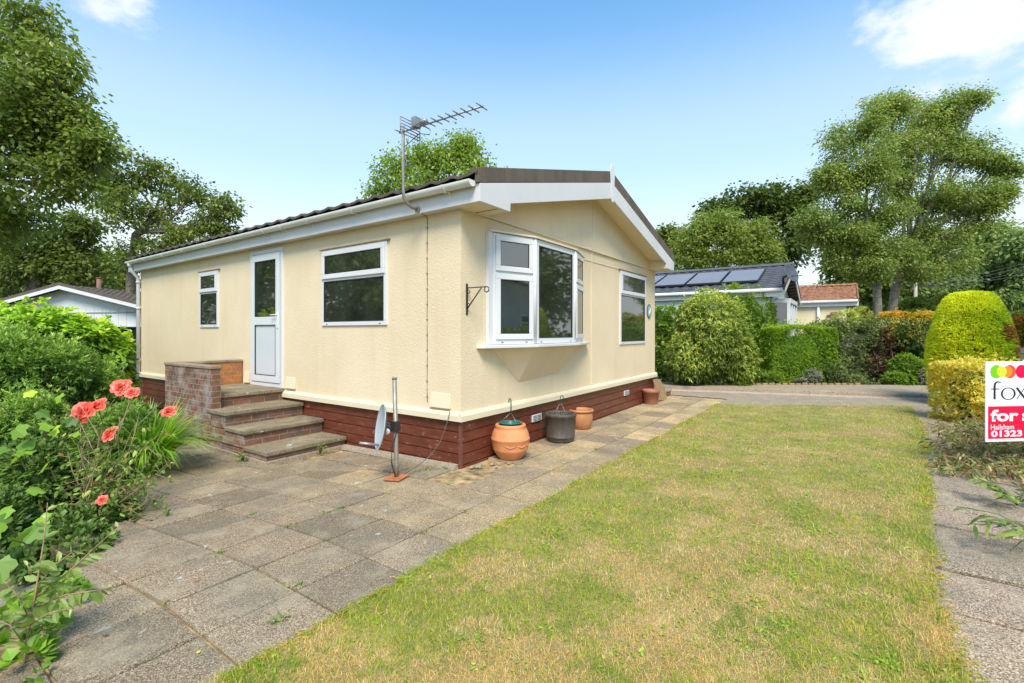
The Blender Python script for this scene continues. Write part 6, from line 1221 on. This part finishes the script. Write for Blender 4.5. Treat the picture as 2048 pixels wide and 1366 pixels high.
# rose bush ----------------------------------------------------------
ML_ROSE = leafmat('rose_leaf', [(0, (0.05, 0.10, 0.02)), (0.5, (0.12, 0.22, 0.035)), (0.8, (0.26, 0.32, 0.07)), (1, (0.24, 0.09, 0.05))], 0.4, 0.3, 1.1)
M_PETAL, t_, b_ = newmat('coral_petal')
_a = t_.nodes.new('ShaderNodeAttribute'); _a.attribute_name = 'tint'; _r = ramp(t_, [(0, (0.85, 0.08, 0.045)), (0.5, (0.95, 0.19, 0.12)), (1, (0.97, 0.36, 0.27))]); t_.links.new(_a.outputs['Fac'], _r.inputs[0]); t_.links.new(_r.outputs[0], b_.inputs['Base Color']); b_.inputs['Roughness'].default_value = 0.5
_t = t_.nodes.new('ShaderNodeBsdfTranslucent'); t_.links.new(_r.outputs[0], _t.inputs[0]); _m = t_.nodes.new('ShaderNodeMixShader'); _m.inputs[0].default_value = .3; t_.links.new(b_.outputs[0], _m.inputs[1]); t_.links.new(_t.outputs[0], _m.inputs[2]); t_.links.new(_m.outputs[0], t_.nodes['Material Output'].inputs[0])
def rose():
    r = np.random.default_rng(12); base = gnd(185, 3.75, -0.12); th_ = thing('rose_bush', 'straggly rose bush with coral red blooms at the edge of the patio', 'rose', base); mb = MB(); mg = MB(); Ps = []; Ds = []
    fl = [(166, 824, 3.75, .094), (196, 812, 3.82, .076), (242, 775, 4.0, .086), (264, 786, 3.95, .062), (338, 823, 4.25, .070), (220, 868, 3.8, .074), (204, 1000, 3.5, .042)]
    ends = [at(x, y, d) for x, y, d, s in fl]
    for k in range(40):
        ends.append(at(110+250*r.random(), 800+250*r.random(), 3.6+0.5*r.random()))
    for k, e in enumerate(ends):
        b_ = base+r.normal(0, .05, 3)*np.array((1, 1, 0)); m1 = b_+(e-b_)*0.35+r.normal(0, .05, 3); m2 = b_+(e-b_)*0.7+r.normal(0, .05, 3)
        (mg if k % 3 else mb).tube([b_, m1, m2, e-np.array((0, 0, .01))], [0.0065, 0.005, 0.0038, 0.0022], 6)
        for q in range(5):
            f = b_+(e-b_)*(.35+.6*r.random()); g = f+r.normal(0, .08, 3); (mb if r.random() < .5 else mg).tube([f, g], [0.003, 0.0015], 5, cap=False)
            for z in range(5): Ps.append(g+r.normal(0, .02, 3)); Ds.append(unit(r.normal(size=3)+np.array((0, 0, .1))))
    mb.build('brown_stems', M_TWIGB, th_); mg.build('green_stems', M_TWIG, th_)
    P = np.array(Ps); n = len(P); leafcloud('leaves', P, np.array(Ds), unit(rvec(n, r)+np.array((0, 0, .8))), 0.042*(.6+.7*r.random(n)), 0.024*(.6+.7*r.random(n)), np.clip(r.random(n)*.75+.3*(r.random(n) < .25), 0, 1), ML_ROSE, th_, .2, shape='o')
    for (x, y, d, s) in fl:
        c = at(x, y, d); V_ = []; F_ = []; T_ = []; ax = unit(-FW*0.7+np.array((0, 0, .7))+r.normal(0, .25, 3)); tu = unit(np.cross(ax, (0.3, .2, 1))); tv = np.cross(ax, tu)
        for k in range(44):
            ring_ = k/44; a = k*2.399+r.normal(0, .2); rad = s*(0.14+0.86*ring_); op = 0.10+1.25*ring_; dd_ = tu*math.cos(a)+tv*math.sin(a); sd = -tu*math.sin(a)+tv*math.cos(a); t = .2+.8*r.random(); b_ = len(V_)
            for i, u in enumerate((0, .4, .75, 1.0)):
                ww = s*(0.12, .42, .52, .34)[i]*(.40+.65*ring_); out_ = rad*math.sin(op)*u*1.0; hh = s*0.55*math.cos(op*1.15)*u+s*.04*math.sin(5*a)
                for j, v_ in enumerate((-1, -.4, .4, 1)): V_.append(c+dd_*(out_+s*.10*ring_)+ax*(hh+s*.10*(v_*v_)*(1 if i > 0 else 0)-s*0.10*(i == 3)+r.normal(0, s*.02))+sd*ww*v_*.72); T_.append(t*(.6+.4*u))
            for i in range(3):
                for j in range(3): F_.append((b_+i*4+j, b_+i*4+j+1, b_+(i+1)*4+j+1, b_+(i+1)*4+j))
        npmesh('bloom', V_, F_, M_PETAL, th_, tint=T_, smooth=True)
rose()
# foreground sapling ------------------------------------------------
ML_SAP = leafmat('sapling_leaf', G((0.08, 0.14, 0.04), (0.15, 0.23, 0.065), (0.36, 0.42, 0.20)), 0.4, 0.35, 1.2)
def sapling():
    r = np.random.default_rng(21); base = at(42, 1350, 2.02); base[2] = -0.1; th_ = thing('sapling', 'young silvery tipped shrub with oval green leaves in the near left corner', 'shrub', base); mb = MB(); Ps = []; Ds = []; Ts = []
    top = at(95, 1005, 2.18); trunk = [base, at(55, 1270, 2.05), at(72, 1180, 2.1), at(88, 1080, 2.15), top]
    mb.tube(trunk, [0.006, 0.005, 0.004, 0.003, 0.0015], 6)
    brs = [trunk[1:]]+[[at(70, 1195, 2.1), at(130, 1150, 2.16), at(190, 1095, 2.2), at(238, 1052, 2.25)], [at(66, 1215, 2.08), at(130, 1190, 2.1), at(185, 1182, 2.12), at(222, 1175, 2.15)], [at(75, 1170, 2.1), at(110, 1130, 2.14), at(150, 1100, 2.2)], [at(60, 1240, 2.06), at(35, 1190, 2.02), at(10, 1165, 2.0)], [at(60, 1250, 2.05), at(100, 1225, 2.0), at(150, 1215, 2.0)], [at(50, 1290, 2.03), at(20, 1250, 1.98), at(-20, 1235, 1.95)], [at(80, 1120, 2.12), at(60, 1150, 2.0), at(55, 1130, 1.98)], [at(72, 1180, 2.1), at(100, 1165, 2.2), at(120, 1190, 2.3)]]
    for bi, b_ in enumerate(brs):
        if bi: mb.tube(b_, [0.003]*(len(b_)-1)+[0.0012], 6)
        for i in range(len(b_)-1):
            for q in range(7 if bi else 6):
                t = (q+r.random()*.6)/7; p_ = b_[i]+(b_[i+1]-b_[i])*t; ax = unit(b_[i+1]-b_[i]); sd = unit(np.cross(ax, r.normal(size=3)))
                Ps.append(p_); Ds.append(unit(ax*0.55+sd*0.9+np.array((0, 0, .05)))); Ts.append((i+t)/(len(b_)-1))
    P = np.array(Ps); n = len(P); T_ = np.array(Ts); leafcloud('leaves', P, np.array(Ds), unit(rvec(n, r)*.9+np.array((0, 0, .6))-FW*.5), 0.072*(1.1-.5*T_)*(.75+.45*r.random(n)), 0.030*(1.1-.5*T_)*(.75+.45*r.random(n)), np.clip(.25+.35*r.random(n)+.5*(T_ > .85), 0, 1), ML_SAP, th_, .15, shape='o'); mb.build('stem', M_TWIGB, th_)
sapling()
shrub('ground_cover_plant', 'low patch of rounded yellow green leaves in the near left corner', 'plant', [(at(15, 1270, 2.15), (0.20, 0.25, 0.10)), (at(40, 1330, 2.0), (0.10, 0.16, 0.07)), (at(-30, 1300, 2.1), (.2, .2, .12)), (at(120, 1260, 2.5)*np.array((1, 1, 0)), (.12, .12, .10))], ML_VINE, 230, 4, 0.050, 0.046, 0.3, 6, seed=26, shape='o', core=False, stem=False, tones=(.0, .6))
n = 9000; P = np.c_[-5.5+3.6*rng.random(n), -1.2+6.5*rng.random(n), -0.13+0.03*rng.random(n)]
ok = (P[:, 0] < np.interp(P[:, 1], [-1.2, 0, .44, .45, 1.3, 1.31, 2.3, 5], [-3.78, -3.5, -3.3, -2.95, -2.95, -2.5, -2.5, -1.9])); P = P[ok]; n = len(P)
o = leafcloud('leaf_litter', P, unit(rvec(n)*np.array((1, 1, .4))+np.array((0, 0, .2))), unit(rvec(n)*.5+np.array((0, 0, 1))), .03+.03*rng.random(n), .018, rng.random(n), ML_WILT); tag(o, 'dry leaf litter over the soil of the left bed', 'leaf litter', kind='stuff')
Pc, Tc = WEED_LAWN; n = len(Pc); o = leafcloud('lawn_weeds', Pc, unit(rvec(n)*np.array((1, 1, .35))+np.array((0, 0, .25))), unit(rvec(n)*.5+np.array((0, 0, 1))), 0.012+.016*rng.random(n), 0.008+.006*rng.random(n), Tc, ML_LAWNWEED, shape='o'); tag(o, 'clover and broad leaved weeds scattered through the lawn', 'weeds', kind='stuff')
n = 9000; ex = np.where(rng.random(n) < .5, 0, 1); x_ = -3.0+9.2*rng.random(n)**1.2; y_ = np.where(ex == 0, -1.245+rng.normal(0, .018, n), edge_r(x_)+rng.normal(0.0, .03, n)); k_ = vnoise(np.c_[x_*5, ex*7., x_*0]) > .42; x_, y_ = x_[k_], y_[k_]; n = len(x_)
o = leafcloud('edge_tufts', np.c_[x_, y_, np.full(n, .002)], unit(rvec(n)*np.array((1, 1, .3))+np.array((0, 0, .5))), unit(rvec(n)), .03+.035*rng.random(n), .004, np.where(rng.random(n) < .25, .75, .15+.3*rng.random(n)), M_GRASS, droop=.35); tag(o, 'longer ragged grass spilling over both lawn edges', 'grass', kind='stuff')
# weeds and moss in the joints, debris by the wall
Ps = []; Ls = []
for (x, y, m, s) in [(-2.36, -0.02, 30, .02), (-2.53, -1.03, 60, .03), (-1.86, 0.02, 20, .02), (-1.9, .5, 16, .02), (-2.30, -.8, 22, .02), (-1.6, .02, 36, .04), (-1.45, .03, 24, .03), (-.25, .25, 60, .05), (-.1, .12, 70, .05), (-.35, .45, 30, .05), (.1, -.15, 40, .04), (-.48, -.3, 16, .02), (.45, -.45, 14, .02), (-0.9, 1.85, 50, .05), (-.3, 1.85, 60, .05), (-.6, 1.88, 40, .06), (-1.08, 2.3, 60, .06), (-.07, 1.7, 30, .06), (1.5, -.84, 24, .02), (.75, -.84, 20, .03), (2.4, -.84, 10, .02), (-.9, -.86, 10, .02), (-1.38, -.86, 12, .02), (3.3, -.42, 10, .03), (-2.8, -.4, 10, .02)]:
    for k in range(m): px_, py_ = x+rng.normal(0, s), y+rng.normal(0, s*.7); Ps.append((px_, py_, float(gz(px_, py_))-.004)); Ls.append(.012+.022*rng.random())
for k in range(420):
    j = rng.integers(0, 4); yy_ = [-.84, -.41, .02, .44][j]; xx_ = -3.2+5.5*rng.random()
    if yy_ > 0 and xx_ > -.5: continue
    Ps.append((xx_, yy_+rng.normal(0, .004), float(gz(xx_, yy_))-.006)); Ls.append(.006+.008*rng.random())
P = np.array(Ps); n = len(P); o = leafcloud('joint_weeds', P, unit(rvec(n)*np.array((1, 1, .3))+np.array((0, 0, .7))), rvec(n), np.array(Ls), np.array(Ls)*.35, rng.random(n), ML_WEED); tag(o, 'moss and tiny weeds in the paving joints', 'weeds', kind='stuff')
sprig('wall_weed', 'pale green weed growing from the foot of the bottom step', (-0.42, 1.87, -.05), [(0, -.3, .9), (.3, -.2, .9), (-.3, -.2, .8), (.1, -.5, .6), (-.2, .0, 1)], .035, .02, ML_WEED, r9, 9, .13)
sprig('wall_weed', 'small green weed at the side of the brick steps', (-1.08, 2.35, -.06), [(-.3, -.3, .9), (-.5, .2, .5), (-.3, .4, .8), (-.1, -.5, .6)], .04, .022, ML_WEED, r9, 9, .13)
# fallen leaves
def fallen(x, y, L0, col, nm, label, a):
    m = simple(nm, col, .6, .15, 30); P = np.array([(x, y, float(gz(x, y))+.006)]); o = leafcloud('fallen_leaf', P, np.array([(math.cos(a), math.sin(a), .12)]), np.array([(0., .1, 1.)]), L0, L0*.5, np.array([.5]), m, org=P[0], shape='o', droop=.2); tag(o, label, 'leaf', 'fallen leaves')
q = np.array((-2.30, -.29)); fallen(-2.62, -.30, .05, (.35, .13, .05), 'brown_leaf', 'curled brown leaf on the slabs near the sapling', .3)
fallen(-2.87, -.98, .035, (.75, .60, .05), 'yellow_leaf', 'yellow petal on the near slabs', 1.0); fallen(-3.05, -.50, .035, (.20, .08, .04), 'dark_leaf', 'dark dry leaf in the slab joint near the corner', 2.0)
rb = MB()
for (x, y, s) in ((.28, -.2, .05), (.12, -.13, .07), (.22, -.30, .03), (.05, -.1, .04), (.40, -.33, .03)):
    v_, f_ = ico((x, y, .0), (s, s*.7, s*.5), 1.0, 5, .5, x*9); rb.add(v_, f_.tolist())
tag(rb.build('broken_mortar', M_CONC, org=(.2, -.2, 0)), 'broken lumps of mortar at the foot of the house corner', 'rubble', kind='stuff')
